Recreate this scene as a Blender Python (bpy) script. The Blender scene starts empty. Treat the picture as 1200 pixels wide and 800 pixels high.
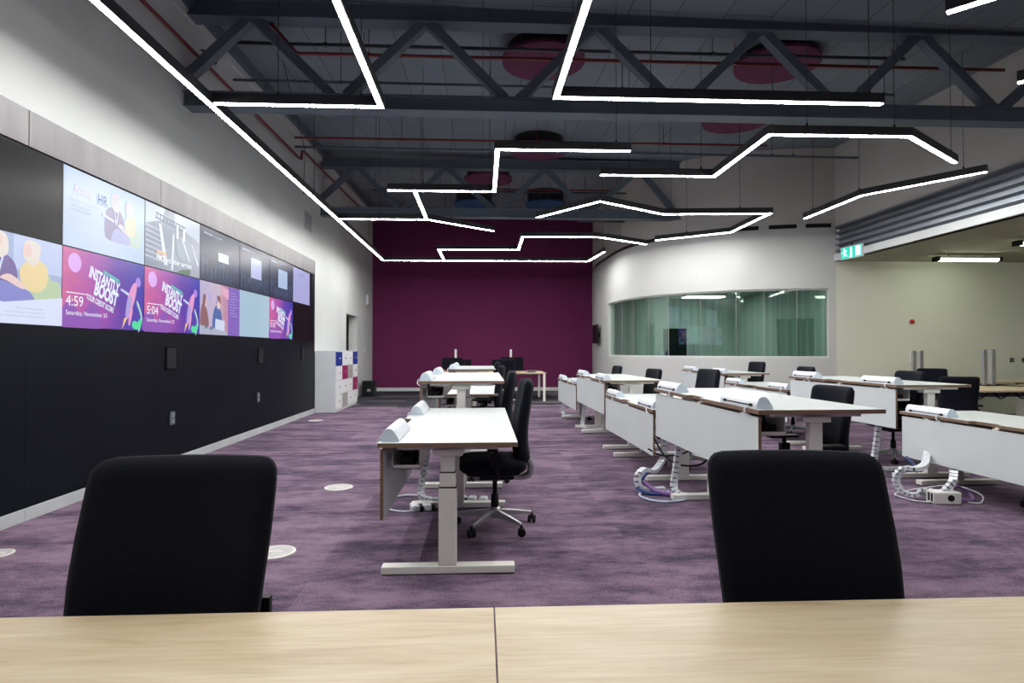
import bpy, bmesh, math, random
from mathutils import Vector, Matrix
random.seed(7)
SC = bpy.context.scene
COL = SC.collection
PI = math.pi

# ------------------------------------------------------------------ render look
SC.view_settings.view_transform = 'Standard'
SC.view_settings.look = 'None'
SC.view_settings.gamma = 1.0
SC.view_settings.use_curve_mapping = False
SC.view_settings.exposure = 0.0

# ------------------------------------------------------------------ materials
MATS = {}
def mat(name, col, rough=0.6, metal=0.0, emit=None, strength=1.0, spec=0.5, sheen=0.0, coat=0.0):
    if name in MATS: return MATS[name]
    m = bpy.data.materials.new(name); m.use_nodes = True
    b = m.node_tree.nodes['Principled BSDF']
    b.inputs['Base Color'].default_value = (*col, 1)
    b.inputs['Roughness'].default_value = rough
    b.inputs['Metallic'].default_value = metal
    b.inputs['Specular IOR Level'].default_value = spec
    if sheen: b.inputs['Sheen Weight'].default_value = sheen
    if coat: b.inputs['Coat Weight'].default_value = coat
    if emit:
        b.inputs['Emission Color'].default_value = (*emit, 1)
        b.inputs['Emission Strength'].default_value = strength
    MATS[name] = m
    return m

def nodes(m): return m.node_tree.nodes, m.node_tree.links, m.node_tree.nodes['Principled BSDF']

def noisy(name, c1, c2, scale=(1,1,1), nscale=3.0, rough=0.6, detail=4, p0=0.35, p1=0.65, bump=0.0, metal=0.0, spec=0.5, sheen=0.0):
    m = mat(name, c1, rough, metal, spec=spec, sheen=sheen); N, L, B = nodes(m)
    tc = N.new('ShaderNodeTexCoord'); mp = N.new('ShaderNodeMapping'); mp.inputs['Scale'].default_value = scale
    nz = N.new('ShaderNodeTexNoise'); nz.inputs['Scale'].default_value = nscale; nz.inputs['Detail'].default_value = detail
    rp = N.new('ShaderNodeValToRGB'); rp.color_ramp.elements[0].position = p0; rp.color_ramp.elements[1].position = p1
    rp.color_ramp.elements[0].color = (*c1, 1); rp.color_ramp.elements[1].color = (*c2, 1)
    L.new(tc.outputs['Object'], mp.inputs['Vector']); L.new(mp.outputs[0], nz.inputs['Vector'])
    L.new(nz.outputs['Fac'], rp.inputs[0]); L.new(rp.outputs[0], B.inputs['Base Color'])
    if bump:
        bp = N.new('ShaderNodeBump'); bp.inputs['Strength'].default_value = bump; bp.inputs['Distance'].default_value = 0.01
        L.new(nz.outputs['Fac'], bp.inputs['Height']); L.new(bp.outputs[0], B.inputs['Normal'])
    return m

M_white = noisy('white_paint', (.55,.57,.565), (.59,.61,.605), nscale=1.2, rough=.75)
M_pod = noisy('pod_paint', (.52,.53,.52), (.55,.56,.55), nscale=.8, rough=.7)
M_upper = noisy('upper_wall_paint', (.46,.44,.415), (.51,.49,.465), nscale=.7, rough=.85)
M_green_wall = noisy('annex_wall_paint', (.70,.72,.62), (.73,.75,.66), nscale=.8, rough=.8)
M_purple_wall = noisy('purple_wall_paint', (.125,.019,.072), (.14,.022,.082), nscale=.6, rough=.9, spec=.2)
M_desk = noisy('white_laminate', (.50,.54,.54), (.53,.57,.57), nscale=2, rough=.35)
M_panel = noisy('panel_laminate', (.60,.65,.66), (.63,.68,.69), nscale=2, rough=.45)
M_edge = noisy('ply_edge', (.14,.085,.055), (.24,.15,.10), scale=(2,2,60), nscale=3, rough=.6)
M_leg = noisy('white_powder_coat', (.72,.72,.67), (.76,.76,.71), nscale=5, rough=.4)
M_plastic = noisy('white_plastic', (.66,.70,.75), (.70,.74,.79), nscale=5, rough=.35)
M_cap = noisy('pale_blue_plastic', (.58,.66,.75), (.62,.70,.79), nscale=5, rough=.4)
M_black = noisy('black_plastic', (.006,.006,.008), (.009,.009,.011), nscale=20, rough=.5, spec=.22)
M_fabric = noisy('black_fabric', (.0055,.0065,.011), (.009,.0105,.017), nscale=220, rough=.95, bump=.25, spec=.12, sheen=.03)
M_alu = noisy('brushed_aluminium', (.42,.43,.45), (.52,.53,.55), scale=(1,1,12), nscale=8, rough=.32, metal=.85)
M_steel = noisy('truss_grey_paint', (.088,.118,.150), (.11,.142,.178), nscale=2, rough=.55)
M_red = noisy('red_pipe_paint', (.16,.012,.012), (.21,.018,.018), nscale=4, rough=.45)
M_conduit = noisy('dark_conduit', (.03,.033,.038), (.045,.05,.055), nscale=6, rough=.5)
M_house = noisy('black_anodised', (.014,.016,.020), (.02,.022,.027), nscale=9, rough=.4)
M_band = noisy('brushed_grey_cladding', (.125,.12,.13), (.165,.16,.165), scale=(1,3,.6), nscale=2.0, rough=.42, metal=.35)
M_clad = noisy('black_cladding', (.0035,.0045,.0085), (.005,.0065,.011), nscale=1, rough=.45, spec=.09)
M_skirt = noisy('grey_skirting', (.42,.45,.46), (.47,.50,.51), nscale=3, rough=.5)
M_bezel = mat('screen_bezel', (.006,.006,.008), .3)
M_off = noisy('dark_screen_glass', (.005,.006,.007), (.007,.008,.009), nscale=.8, rough=.25, spec=.18)
M_strip = mat('led_diffuser', (.9,.9,.9), .5, emit=(1.0,.985,.96), strength=92.0)
M_tube = mat('fluorescent_tube', (.9,.9,.85), .5, emit=(.93,1.0,.76), strength=13.0)
M_disc = noisy('magenta_acoustic_felt', (.11,.022,.06), (.135,.03,.075), nscale=8, rough=.95)
M_discb = noisy('blue_acoustic_felt', (.018,.06,.17), (.025,.075,.20), nscale=8, rough=.95)
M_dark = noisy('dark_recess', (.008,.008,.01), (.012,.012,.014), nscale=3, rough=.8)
M_corr = noisy('galvanised_louvre', (.20,.22,.25), (.28,.30,.34), scale=(1,.3,4), nscale=2, rough=.35, metal=.6)
M_beam = noisy('pale_grey_beam', (.58,.60,.61), (.64,.66,.67), nscale=2, rough=.5)
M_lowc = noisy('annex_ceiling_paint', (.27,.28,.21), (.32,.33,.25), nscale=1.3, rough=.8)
M_lock = noisy('locker_grey', (.60,.64,.67), (.64,.68,.71), nscale=2, rough=.45)
M_lockw = noisy('locker_white', (.76,.78,.79), (.80,.82,.83), nscale=2, rough=.4)
M_lockb = mat('locker_blue', (.006,.035,.28), .4)
M_lockp = mat('locker_magenta', (.32,.015,.11), .4)
M_lockg = mat('locker_taupe', (.36,.35,.33), .4)
M_blue = mat('blue_cable', (.008,.05,.24), .4)
M_violet = mat('violet_cable', (.20,.10,.30), .5)
M_boxg = noisy('dark_green_metal', (.002,.006,.006), (.003,.009,.008), nscale=4, rough=.35)
M_khaki = noisy('corridor_wall', (.30,.28,.17), (.34,.32,.20), nscale=1, rough=.8)
M_stone = noisy('floor_box_lid', (.38,.37,.36), (.50,.50,.48), nscale=30, rough=.5)
M_ring = mat('floor_box_ring', (.62,.62,.58), .4)
M_redpl = mat('red_plastic', (.5,.01,.01), .4)
M_blind = noisy('blind_fabric', (.42,.56,.52), (.62,.74,.68), scale=(6,6,.05), nscale=2, rough=.8)
M_room = noisy('pod_room_wall', (.40,.47,.45), (.60,.66,.63), scale=(5,5,.05), nscale=1.5, rough=.8)

def oak(name):
    m = mat(name, (.5,.38,.22), .42); N, L, B = nodes(m)
    tc = N.new('ShaderNodeTexCoord'); mp = N.new('ShaderNodeMapping'); mp.inputs['Scale'].default_value = (.8, 5, 5)
    n1 = N.new('ShaderNodeTexNoise'); n1.inputs['Scale'].default_value = 2.2; n1.inputs['Detail'].default_value = 8; n1.inputs['Roughness'].default_value = .62
    n1.inputs['Distortion'].default_value = .6
    mp2 = N.new('ShaderNodeMapping'); mp2.inputs['Scale'].default_value = (1.2, 30, 30)
    n2 = N.new('ShaderNodeTexNoise'); n2.inputs['Scale'].default_value = 4; n2.inputs['Detail'].default_value = 6
    r1 = N.new('ShaderNodeValToRGB')
    e = r1.color_ramp.elements
    e[0].position = .28; e[0].color = (.42,.30,.165,1); e[1].position = .66; e[1].color = (.66,.56,.40,1)
    k = e.new(.45); k.color = (.58,.465,.30,1)
    mx = N.new('ShaderNodeMix'); mx.data_type = 'RGBA'; mx.blend_type = 'MULTIPLY'; mx.inputs[0].default_value = .22
    r2 = N.new('ShaderNodeValToRGB'); r2.color_ramp.elements[0].position = .35; r2.color_ramp.elements[0].color = (.55,.48,.40,1); r2.color_ramp.elements[1].position = .6
    L.new(tc.outputs['Object'], mp.inputs[0]); L.new(tc.outputs['Object'], mp2.inputs[0])
    L.new(mp.outputs[0], n1.inputs[0]); L.new(mp2.outputs[0], n2.inputs[0])
    L.new(n1.outputs[0], r1.inputs[0]); L.new(n2.outputs[0], r2.inputs[0])
    L.new(r1.outputs[0], mx.inputs[6]); L.new(r2.outputs[0], mx.inputs[7]); L.new(mx.outputs[2], B.inputs['Base Color'])
    return m
M_oak = oak('light_oak')

def carpet():
    m = mat('purple_carpet', (.1,.07,.11), .97, spec=.15); N, L, B = nodes(m)
    tc = N.new('ShaderNodeTexCoord'); sp = N.new('ShaderNodeSeparateXYZ'); L.new(tc.outputs['Object'], sp.inputs[0])
    def math_(op, a, b=None, c=None):
        n = N.new('ShaderNodeMath'); n.operation = op
        for i, v in enumerate((a, b, c)):
            if v is None: continue
            if isinstance(v, (int, float)): n.inputs[i].default_value = v
            else: L.new(v, n.inputs[i])
        return n.outputs[0]
    def noise(scale, sx, sy, det=4, rough=.6, off=0):
        mp = N.new('ShaderNodeMapping'); mp.inputs['Scale'].default_value = (sx, sy, 1); mp.inputs['Location'].default_value = (off, off*1.7, 0)
        n = N.new('ShaderNodeTexNoise'); n.inputs['Scale'].default_value = scale; n.inputs['Detail'].default_value = det; n.inputs['Roughness'].default_value = rough
        L.new(tc.outputs['Object'], mp.inputs[0]); L.new(mp.outputs[0], n.inputs[0]); return n.outputs[0]
    # broad cloudy streaks, tile-to-tile jump, fine tuft speckle
    a = noise(1.5, .75, 1.9, 7, .72)
    b = noise(5.5, .8, 1.8, 6, .75, 5)
    c = noise(80, 1, 1.3, 3, .8, 9)
    tx = math_('FLOOR', math_('DIVIDE', sp.outputs[0], 1.0)); ty = math_('FLOOR', math_('DIVIDE', sp.outputs[1], .25))
    cb = N.new('ShaderNodeCombineXYZ'); L.new(tx, cb.inputs[0]); L.new(ty, cb.inputs[1])
    wn = N.new('ShaderNodeTexWhiteNoise'); L.new(cb.outputs[0], wn.inputs[0])
    s = math_('ADD', math_('MULTIPLY', a, .62), math_('MULTIPLY', b, .38))
    s = math_('ADD', s, math_('MULTIPLY', math_('SUBTRACT', wn.outputs[0], .5), .07))
    s = math_('ADD', s, math_('MULTIPLY', math_('SUBTRACT', c, .5), .42))
    r = N.new('ShaderNodeValToRGB'); e = r.color_ramp.elements
    e[0].position = .40; e[0].color = (.052,.040,.066,1); e[1].position = .60; e[1].color = (.222,.152,.212,1)
    k = e.new(.46); k.color = (.100,.068,.110,1); k = e.new(.515); k.color = (.160,.110,.158,1)
    L.new(s, r.inputs[0])
    # grey-black loom planks by the purple wall
    g = noise(2.0, .5, 5, 4, .6, 3)
    wn2 = N.new('ShaderNodeTexWhiteNoise')
    ty2 = math_('FLOOR', math_('DIVIDE', sp.outputs[1], .5)); cb2 = N.new('ShaderNodeCombineXYZ'); L.new(tx, cb2.inputs[0]); L.new(ty2, cb2.inputs[1]); L.new(cb2.outputs[0], wn2.inputs[0])
    gs = math_('ADD', math_('MULTIPLY', g, .5), math_('MULTIPLY', wn2.outputs[0], .5))
    rg = N.new('ShaderNodeValToRGB'); e = rg.color_ramp.elements
    e[0].position = .30; e[0].color = (.022,.022,.030,1); e[1].position = .85; e[1].color = (.16,.145,.16,1)
    k = e.new(.6); k.color = (.06,.055,.068,1)
    L.new(gs, rg.inputs[0])
    thr = math_('ADD', 13.6, math_('MULTIPLY', wn2.outputs[0], 1.1))
    mk = math_('GREATER_THAN', sp.outputs[1], thr)
    mx = N.new('ShaderNodeMix'); mx.data_type = 'RGBA'; L.new(mk, mx.inputs[0]); L.new(r.outputs[0], mx.inputs[6]); L.new(rg.outputs[0], mx.inputs[7])
    L.new(mx.outputs[2], B.inputs['Base Color'])
    bp = N.new('ShaderNodeBump'); bp.inputs['Strength'].default_value = .5; bp.inputs['Distance'].default_value = .006
    L.new(c, bp.inputs['Height']); L.new(bp.outputs[0], B.inputs['Normal'])
    return m
M_carpet = carpet()

def deck():
    m = noisy('roof_deck', (.165,.198,.23), (.205,.24,.275), nscale=.8, rough=.8); N, L, B = nodes(m)
    src = B.inputs['Base Color'].links[0].from_socket
    tc = N.new('ShaderNodeTexCoord'); br = N.new('ShaderNodeTexBrick')
    br.inputs['Scale'].default_value = 1; br.inputs['Mortar Size'].default_value = .008; br.inputs['Brick Width'].default_value = 2.4; br.inputs['Row Height'].default_value = .6
    br.inputs['Color1'].default_value = (1,1,1,1); br.inputs['Color2'].default_value = (.9,.9,.9,1); br.inputs['Mortar'].default_value = (.45,.45,.45,1)
    mp = N.new('ShaderNodeMapping'); mp.inputs['Rotation'].default_value = (0,0,PI/2)
    L.new(tc.outputs['Object'], mp.inputs[0]); L.new(mp.outputs[0], br.inputs[0])
    mx = N.new('ShaderNodeMix'); mx.data_type = 'RGBA'; mx.blend_type = 'MULTIPLY'; mx.inputs[0].default_value = 1
    L.new(src, mx.inputs[6]); L.new(br.outputs[0], mx.inputs[7]); L.new(mx.outputs[2], B.inputs['Base Color'])
    return m
M_deck = deck()

def glass():
    m = bpy.data.materials.new('green_tinted_glass'); m.use_nodes = True
    N, L = m.node_tree.nodes, m.node_tree.links; N.clear()
    o = N.new('ShaderNodeOutputMaterial'); tr = N.new('ShaderNodeBsdfTransparent'); tr.inputs[0].default_value = (.74,.83,.79,1)
    gl = N.new('ShaderNodeBsdfGlossy'); gl.inputs['Roughness'].default_value = .03; gl.inputs[0].default_value = (.85,.95,.92,1)
    fr = N.new('ShaderNodeFresnel'); fr.inputs[0].default_value = 1.75; cl = N.new('ShaderNodeMath'); cl.operation = 'MINIMUM'; cl.inputs[1].default_value = .34
    mx = N.new('ShaderNodeMixShader'); L.new(fr.outputs[0], cl.inputs[0]); L.new(cl.outputs[0], mx.inputs[0]); L.new(tr.outputs[0], mx.inputs[1]); L.new(gl.outputs[0], mx.inputs[2]); L.new(mx.outputs[0], o.inputs[0])
    return m
M_glass = glass()

# screen picture materials (they give off light)
SCR = 1.0
def emi(name, col, k=1.0):
    if name in MATS: return MATS[name]
    m = mat(name, (0,0,0), .25, emit=col, strength=SCR*k); return m
def emi_grad(name, stops, k=1.0, noise=.0, vertical=False):
    if name in MATS: return MATS[name]
    m = mat(name, (0,0,0), .25, emit=(1,1,1), strength=SCR*k); N, L, B = nodes(m)
    tc = N.new('ShaderNodeTexCoord'); sp = N.new('ShaderNodeSeparateXYZ'); L.new(tc.outputs['Generated'], sp.inputs[0])
    nz = N.new('ShaderNodeTexNoise'); nz.inputs['Scale'].default_value = 3; nz.inputs['Detail'].default_value = 4; L.new(tc.outputs['Generated'], nz.inputs[0])
    ad = N.new('ShaderNodeMath'); ad.operation = 'MULTIPLY_ADD'; ad.inputs[1].default_value = noise; 
    sb = N.new('ShaderNodeMath'); sb.operation = 'SUBTRACT'; sb.inputs[1].default_value = .5; L.new(nz.outputs[0], sb.inputs[0]); L.new(sb.outputs[0], ad.inputs[0])
    L.new(sp.outputs[2 if vertical else 1], ad.inputs[2])
    r = N.new('ShaderNodeValToRGB'); e = r.color_ramp.elements
    e[0].position = stops[0][0]; e[0].color = (*stops[0][1],1); e[1].position = stops[-1][0]; e[1].color = (*stops[-1][1],1)
    for p, c in stops[1:-1]: q = e.new(p); q.color = (*c,1)
    L.new(ad.outputs[0], r.inputs[0]); L.new(r.outputs[0], B.inputs['Emission Color'])
    return m

# ------------------------------------------------------------------ mesh building
class MB:
    def __init__(s): s.v = []; s.f = []; s.m = []
    def add(s, vs, fs, mi=0):
        n = len(s.v); s.v += [tuple(p) for p in vs]
        for i, f in enumerate(fs): s.f.append([n+k for k in f]); s.m.append(mi[i] if isinstance(mi, (list, tuple)) else mi)
        return s
    def box(s, x0, x1, y0, y1, z0, z1, mi=0, sides=None):
        vs = [(x0,y0,z0),(x1,y0,z0),(x1,y1,z0),(x0,y1,z0),(x0,y0,z1),(x1,y0,z1),(x1,y1,z1),(x0,y1,z1)]
        fs = [(3,2,1,0),(4,5,6,7),(0,1,5,4),(1,2,6,5),(2,3,7,6),(3,0,4,7)]   # bottom top front right back left
        return s.add(vs, fs, sides or mi)
    def prism(s, pts, axis, a, b, mi=0, side=None, cap0=None, cap1=None):
        n = len(pts)
        def P(p, t):
            if axis == 'y': return (p[0], t, p[1])
            if axis == 'x': return (t, p[0], p[1])
            return (p[0], p[1], t)
        vs = [P(p, a) for p in pts] + [P(p, b) for p in pts]
        fs = [tuple(range(n))[::-1], tuple(range(n, 2*n))]; ms = [mi if cap0 is None else cap0, mi if cap1 is None else cap1]
        for i in range(n): j = (i+1) % n; fs.append((i, j, n+j, n+i)); ms.append(mi if side is None else side)
        return s.add(vs, fs, ms)
    def tube(s, pts, r, seg=8, mi=0, cap=True):
        pts = [Vector(p) for p in pts]; n = len(pts); rings = []
        rr = r if isinstance(r, (list, tuple)) else [r]*n
        up = None
        for i, p in enumerate(pts):
            d = (pts[min(i+1, n-1)] - pts[max(i-1, 0)]).normalized()
            if up is None:
                up = Vector((0,0,1)) if abs(d.z) < .9 else Vector((1,0,0))
            a = d.cross(up).normalized(); b = a.cross(d).normalized(); up = b
            rings.append([p + a*math.cos(2*PI*k/seg)*rr[i] + b*math.sin(2*PI*k/seg)*rr[i] for k in range(seg)])
        vs = [q for g in rings for q in g]; fs = []
        for i in range(n-1):
            for k in range(seg):
                k2 = (k+1) % seg; fs.append((i*seg+k, i*seg+k2, (i+1)*seg+k2, (i+1)*seg+k))
        if cap: fs.append(tuple(range(seg))[::-1]); fs.append(tuple(range((n-1)*seg, n*seg)))
        return s.add(vs, fs, mi)
    def bar(s, a, b, w, h, mi=0, up=(0,0,1), ext=0):
        a = Vector(a); b = Vector(b); d = (b-a).normalized(); a = a-d*ext; b = b+d*ext
        u = Vector(up); x = d.cross(u).normalized()*w/2; z = x.cross(d).normalized()*h/2
        vs = [a-x-z, a+x-z, a+x+z, a-x+z, b-x-z, b+x-z, b+x+z, b-x+z]
        return s.add(vs, [(0,1,2,3),(7,6,5,4),(0,4,5,1),(1,5,6,2),(2,6,7,3),(3,7,4,0)], mi)
    def lathe(s, prof, c=(0,0,0), seg=24, mi=0, axis='z'):
        vs = []; fs = []
        for r, z in prof:
            for k in range(seg):
                a = 2*PI*k/seg; p = (r*math.cos(a), r*math.sin(a), z)
                if axis == 'y': p = (p[0], p[2], p[1])
                if axis == 'x': p = (p[2], p[0], p[1])
                vs.append((c[0]+p[0], c[1]+p[1], c[2]+p[2]))
        n = len(prof)
        for i in range(n-1):
            for k in range(seg): k2 = (k+1) % seg; fs.append((i*seg+k, i*seg+k2, (i+1)*seg+k2, (i+1)*seg+k))
        fs.append(tuple(range(seg))[::-1]); fs.append(tuple(range((n-1)*seg, n*seg)))
        return s.add(vs, fs, mi)
    def rbox(s, hx, hy, hz, r, R=0, n=10, fn=None, mi=0):
        """soft slab: half sizes, edge radius r, extra corner radius R in the xz plane, then a deform"""
        idx = {}; vs = []; fs = []
        def vert(p):
            k = tuple(round(t, 5) for t in p)
            if k in idx: return idx[k]
            x, y, z = p[0]*hx, p[1]*hy, p[2]*hz
            if R:
                ix = max(-hx+R, min(hx-R, x)); iz = max(-hz+R, min(hz-R, z)); dx, dz = x-ix, z-iz
                if dx and dz:
                    m_ = max(abs(dx), abs(dz)); l = math.hypot(dx, dz); f = m_/l; x, z = ix+dx*f, iz+dz*f
            # round towards thickness
            ax = max(abs(p[0]), abs(p[2]))
            t = abs(p[1])
            # shrink in-plane near faces and thickness near rim
            e = max(0, (ax*min(hx, hz) - (min(hx, hz)-r))/r) if r else 0
            w = math.sqrt(max(0, 1-e*e*.92))
            y2 = math.copysign(min(abs(y), hy) , y)
            y2 = y2 - math.copysign(r*(1-w), y) * (abs(p[1]))
            if hy*2 < r*2.01: y2 = y*max(w, .28)
            idx[k] = len(vs); q = (x, y2, z)
            if fn: q = fn(*q)
            vs.append(q); return idx[k]
        g = [-1+2*i/n for i in range(n+1)]
        # denser near ends
        g = [math.copysign(abs(t)**.6, t) if t else 0 for t in g]
        gy = [-1, -.5, 0, .5, 1]
        def face(fn2, A, B_):
            for i in range(len(A)-1):
                for j in range(len(B_)-1):
                    fs.append([vert(fn2(A[i], B_[j])), vert(fn2(A[i+1], B_[j])), vert(fn2(A[i+1], B_[j+1])), vert(fn2(A[i], B_[j+1]))])
        face(lambda a, b: (a, -1, b), g, g); face(lambda a, b: (-a, 1, b), g, g)
        face(lambda a, b: (1, a, b), gy, g); face(lambda a, b: (-1, -a, b), gy, g)
        face(lambda a, b: (a, b, 1), g, gy); face(lambda a, b: (a, -b, -1), g, gy)
        return s.add(vs, fs, mi)
    def build(s, name, mats, parent=None, smooth=False, bevel=0, sub=0, loc=None):
        me = bpy.data.meshes.new(name); me.from_pydata(s.v, [], s.f)
        if not isinstance(mats, (list, tuple)): mats = [mats]
        for m in mats: me.materials.append(m)
        for i, p in enumerate(me.polygons): p.material_index = min(s.m[i], len(mats)-1); p.use_smooth = smooth
        bm = bmesh.new(); bm.from_mesh(me); bmesh.ops.recalc_face_normals(bm, faces=bm.faces); bm.to_mesh(me); bm.free()
        o = bpy.data.objects.new(name, me); COL.objects.link(o)
        if parent: o.parent = parent
        if loc: o.location = loc
        if bevel:
            b = o.modifiers.new('bevel', 'BEVEL'); b.width = bevel; b.segments = 2; b.limit_method = 'ANGLE'; b.angle_limit = .6
        if sub:
            b = o.modifiers.new('sub', 'SUBSURF'); b.levels = sub; b.render_levels = sub
        return o

def tag(o, label=None, cat=None, group=None, kind=None):
    if label: o['label'] = label
    if cat: o['category'] = cat
    if group: o['group'] = group
    if kind: o['kind'] = kind
    return o
def empty(name, loc, rz=0, label=None, cat=None, group=None):
    o = bpy.data.objects.new(name, None); COL.objects.link(o); o.location = loc; o.rotation_euler = (0,0,rz)
    o.empty_display_size = .1
    return tag(o, label, cat, group)
def struct(o, label=None):
    o['kind'] = 'structure'
    if label: o['label'] = label
    return o
def copy_tree(o, parent=None):
    c = o.copy(); COL.objects.link(c)
    if parent: c.parent = parent
    for ch in list(o.children): copy_tree(ch, c)
    return c
def smooth_path(pts, n=6):
    P = [Vector(p) for p in pts]; P = [P[0]*2-P[1]] + P + [P[-1]*2-P[-2]]; out = []
    for i in range(1, len(P)-2):
        a, b, c, d = P[i-1], P[i], P[i+1], P[i+2]
        for k in range(n):
            t = k/n
            out.append(.5*((2*b) + (c-a)*t + (2*a-5*b+4*c-d)*t*t + (-a+3*b-3*c+d)*t**3))
    out.append(P[-2]); return out

# ------------------------------------------------------------------ camera
CAM_H = 1.33
cd = bpy.data.cameras.new('camera'); cam = bpy.data.objects.new('camera', cd); COL.objects.link(cam)
cd.lens = 21.0; cd.sensor_width = 36; cd.clip_start = .05
cam.location = (0, 0, CAM_H); cam.rotation_euler = (PI/2+.014285, 0, -.048528)
SC.camera = cam
w = bpy.data.worlds.new('world'); SC.world = w; w.use_nodes = True
w.node_tree.nodes['Background'].inputs[0].default_value = (.5,.55,.6,1); w.node_tree.nodes['Background'].inputs[1].default_value = .3

# ------------------------------------------------------------------ room shell
XL, XR, YB, YF, RX = -3.58, 7.30, 19.55, -4.0, 13.0
XE = RX
def zcorn(x, y): return 5.245 + .026*y - .007*(x-XL)
def zc(x, y): return 5.42 + .026*y - .0185*(x-XL)
struct(MB().box(XL-.4, XE+.2, YF-.2, YB+.3, -.12, 0).build('floor', M_carpet), 'purple streaked carpet floor')
b = MB(); n = 1
b.add([(XL-.3,YF,zc(XL,YF)),(XR+.1,YF,zc(XR,YF)),(XR+.1,YB+.2,zc(XR,YB)),(XL-.3,YB+.2,zc(XL,YB)),
       (XL-.3,YF,6.2),(XR+.1,YF,6.2),(XR+.1,YB+.2,6.2),(XL-.3,YB+.2,6.2)], [(0,1,2,3),(7,6,5,4),(0,4,5,1),(1,5,6,2),(2,6,7,3),(3,7,4,0)])
struct(b.build('ceiling', M_deck), 'dark grey sloping roof deck')
# left wall with door opening
DY0, DY1, DZ, WT = 15.76, 17.15, 2.31, .21
b = MB()
b.box(XL-WT, XL, YF, DY0, 0, 6); b.box(XL-WT, XL, DY1, YB+.2, 0, 6); b.box(XL-WT, XL, DY0, DY1, DZ, 6)
struct(b.build('wall_left', M_white), 'tall white left wall')
b = MB().box(XL-1.9, XL-1.8, 14, 21, 0, 2.6).box(XL-1.9, XL-WT, 21, 21.1, 0, 2.6).box(XL-1.9, XL-WT, 13.9, 14, 0, 2.6).box(XL-1.9, XL-WT, 14, 21, 2.5, 2.6)
struct(b.build('wall_corridor', M_khaki), 'khaki corridor wall beyond the doorway')
b = MB()
for y0, y1 in ((DY0, DY0+.03), (DY1-.03, DY1)): b.box(XL-WT-.01, XL+.012, y0, y1, 0, DZ)
b.box(XL-WT-.01, XL+.012, DY0, DY1, DZ-.03, DZ)
struct(b.build('door_1', M_white), 'white door frame in the left wall')
# cornice strip at top of left wall
b = MB(); 
for y0 in range(-4, 20, 2):
    y1 = min(y0+2, YB)
    b.add([(XL,y0,zcorn(XL,y0)-.10),(XL+.04,y0,zcorn(XL,y0)-.10),(XL+.04,y0,zcorn(XL,y0)),(XL,y0,zcorn(XL,y0)),
           (XL,y1,zcorn(XL,y1)-.10),(XL+.04,y1,zcorn(XL,y1)-.10),(XL+.04,y1,zcorn(XL,y1)),(XL,y1,zcorn(XL,y1))], [(0,1,2,3),(7,6,5,4),(0,4,5,1),(1,5,6,2),(2,6,7,3),(3,7,4,0)])
struct(b.build('trim_3', M_white), 'white strip along the top of the left wall')
b = MB(); a0, a1 = zcorn(XL, YF), zcorn(XL, YB); c0, c1 = zc(XL, YF)+.03, zc(XL, YB)+.03
b.add([(XL,YF,a0),(XL+.11,YF,a0),(XL+.11,YF,c0),(XL,YF,c0),(XL,YB,a1),(XL+.11,YB,a1),(XL+.11,YB,c1),(XL,YB,c1)], [(0,1,2,3),(7,6,5,4),(0,4,5,1),(1,5,6,2),(2,6,7,3),(3,7,4,0)])
struct(b.build('trim_8', M_steel), 'dark eaves beam above the left wall')
struct(MB().box(XL-.2, 4.2, YB, YB+.2, 0, 6).build('wall_back', M_purple_wall), 'deep purple back wall')
struct(MB().box(XL, 3.55, YB-.03, YB, 0, .11).build('baseboard_back', M_white))
struct(MB().box(XL-.2, XE+.2, YF-.2, YF, 0, 6).build('wall_rear', M_purple_wall))
struct(MB().box(XE, XE+.2, YF, 12.2, 0, 4).build('wall_right', M_green_wall))
struct(MB().box(XR, XE, 12.0, 12.2, 0, 3.3).build('wall_annex', M_green_wall), 'pale olive wall under the low ceiling')
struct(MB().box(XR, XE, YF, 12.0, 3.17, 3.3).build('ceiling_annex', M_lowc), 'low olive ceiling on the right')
struct(MB().box(XR, XR+.15, YF, 12.1, 3.88, 6).build('wall_upper', M_upper), 'high beige wall above the louvres')
# edge beam and corrugated louvre band
struct(MB().box(XR-.05, XR+.12, YF, 12.0, 3.17, 3.305).build('trim_4', M_beam, bevel=.006), 'pale steel edge beam below the louvres')
prof = []
z = 3.305; N_R = 5; step = (3.90-3.305)/N_R
for k in range(N_R):
    prof += [(XR+.06, z), (XR+.06, z+step*.30), (XR-.03, z+step*.52), (XR-.03, z+step*.82), (XR+.06, z+step*.98)]; z += step
prof += [(XR+.06, 3.90), (XR+.12, 3.90), (XR+.12, 3.305)]
struct(MB().prism(prof, 'y', YF, 11.98).build('trim_5', M_corr), 'grey corrugated louvre band')

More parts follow.
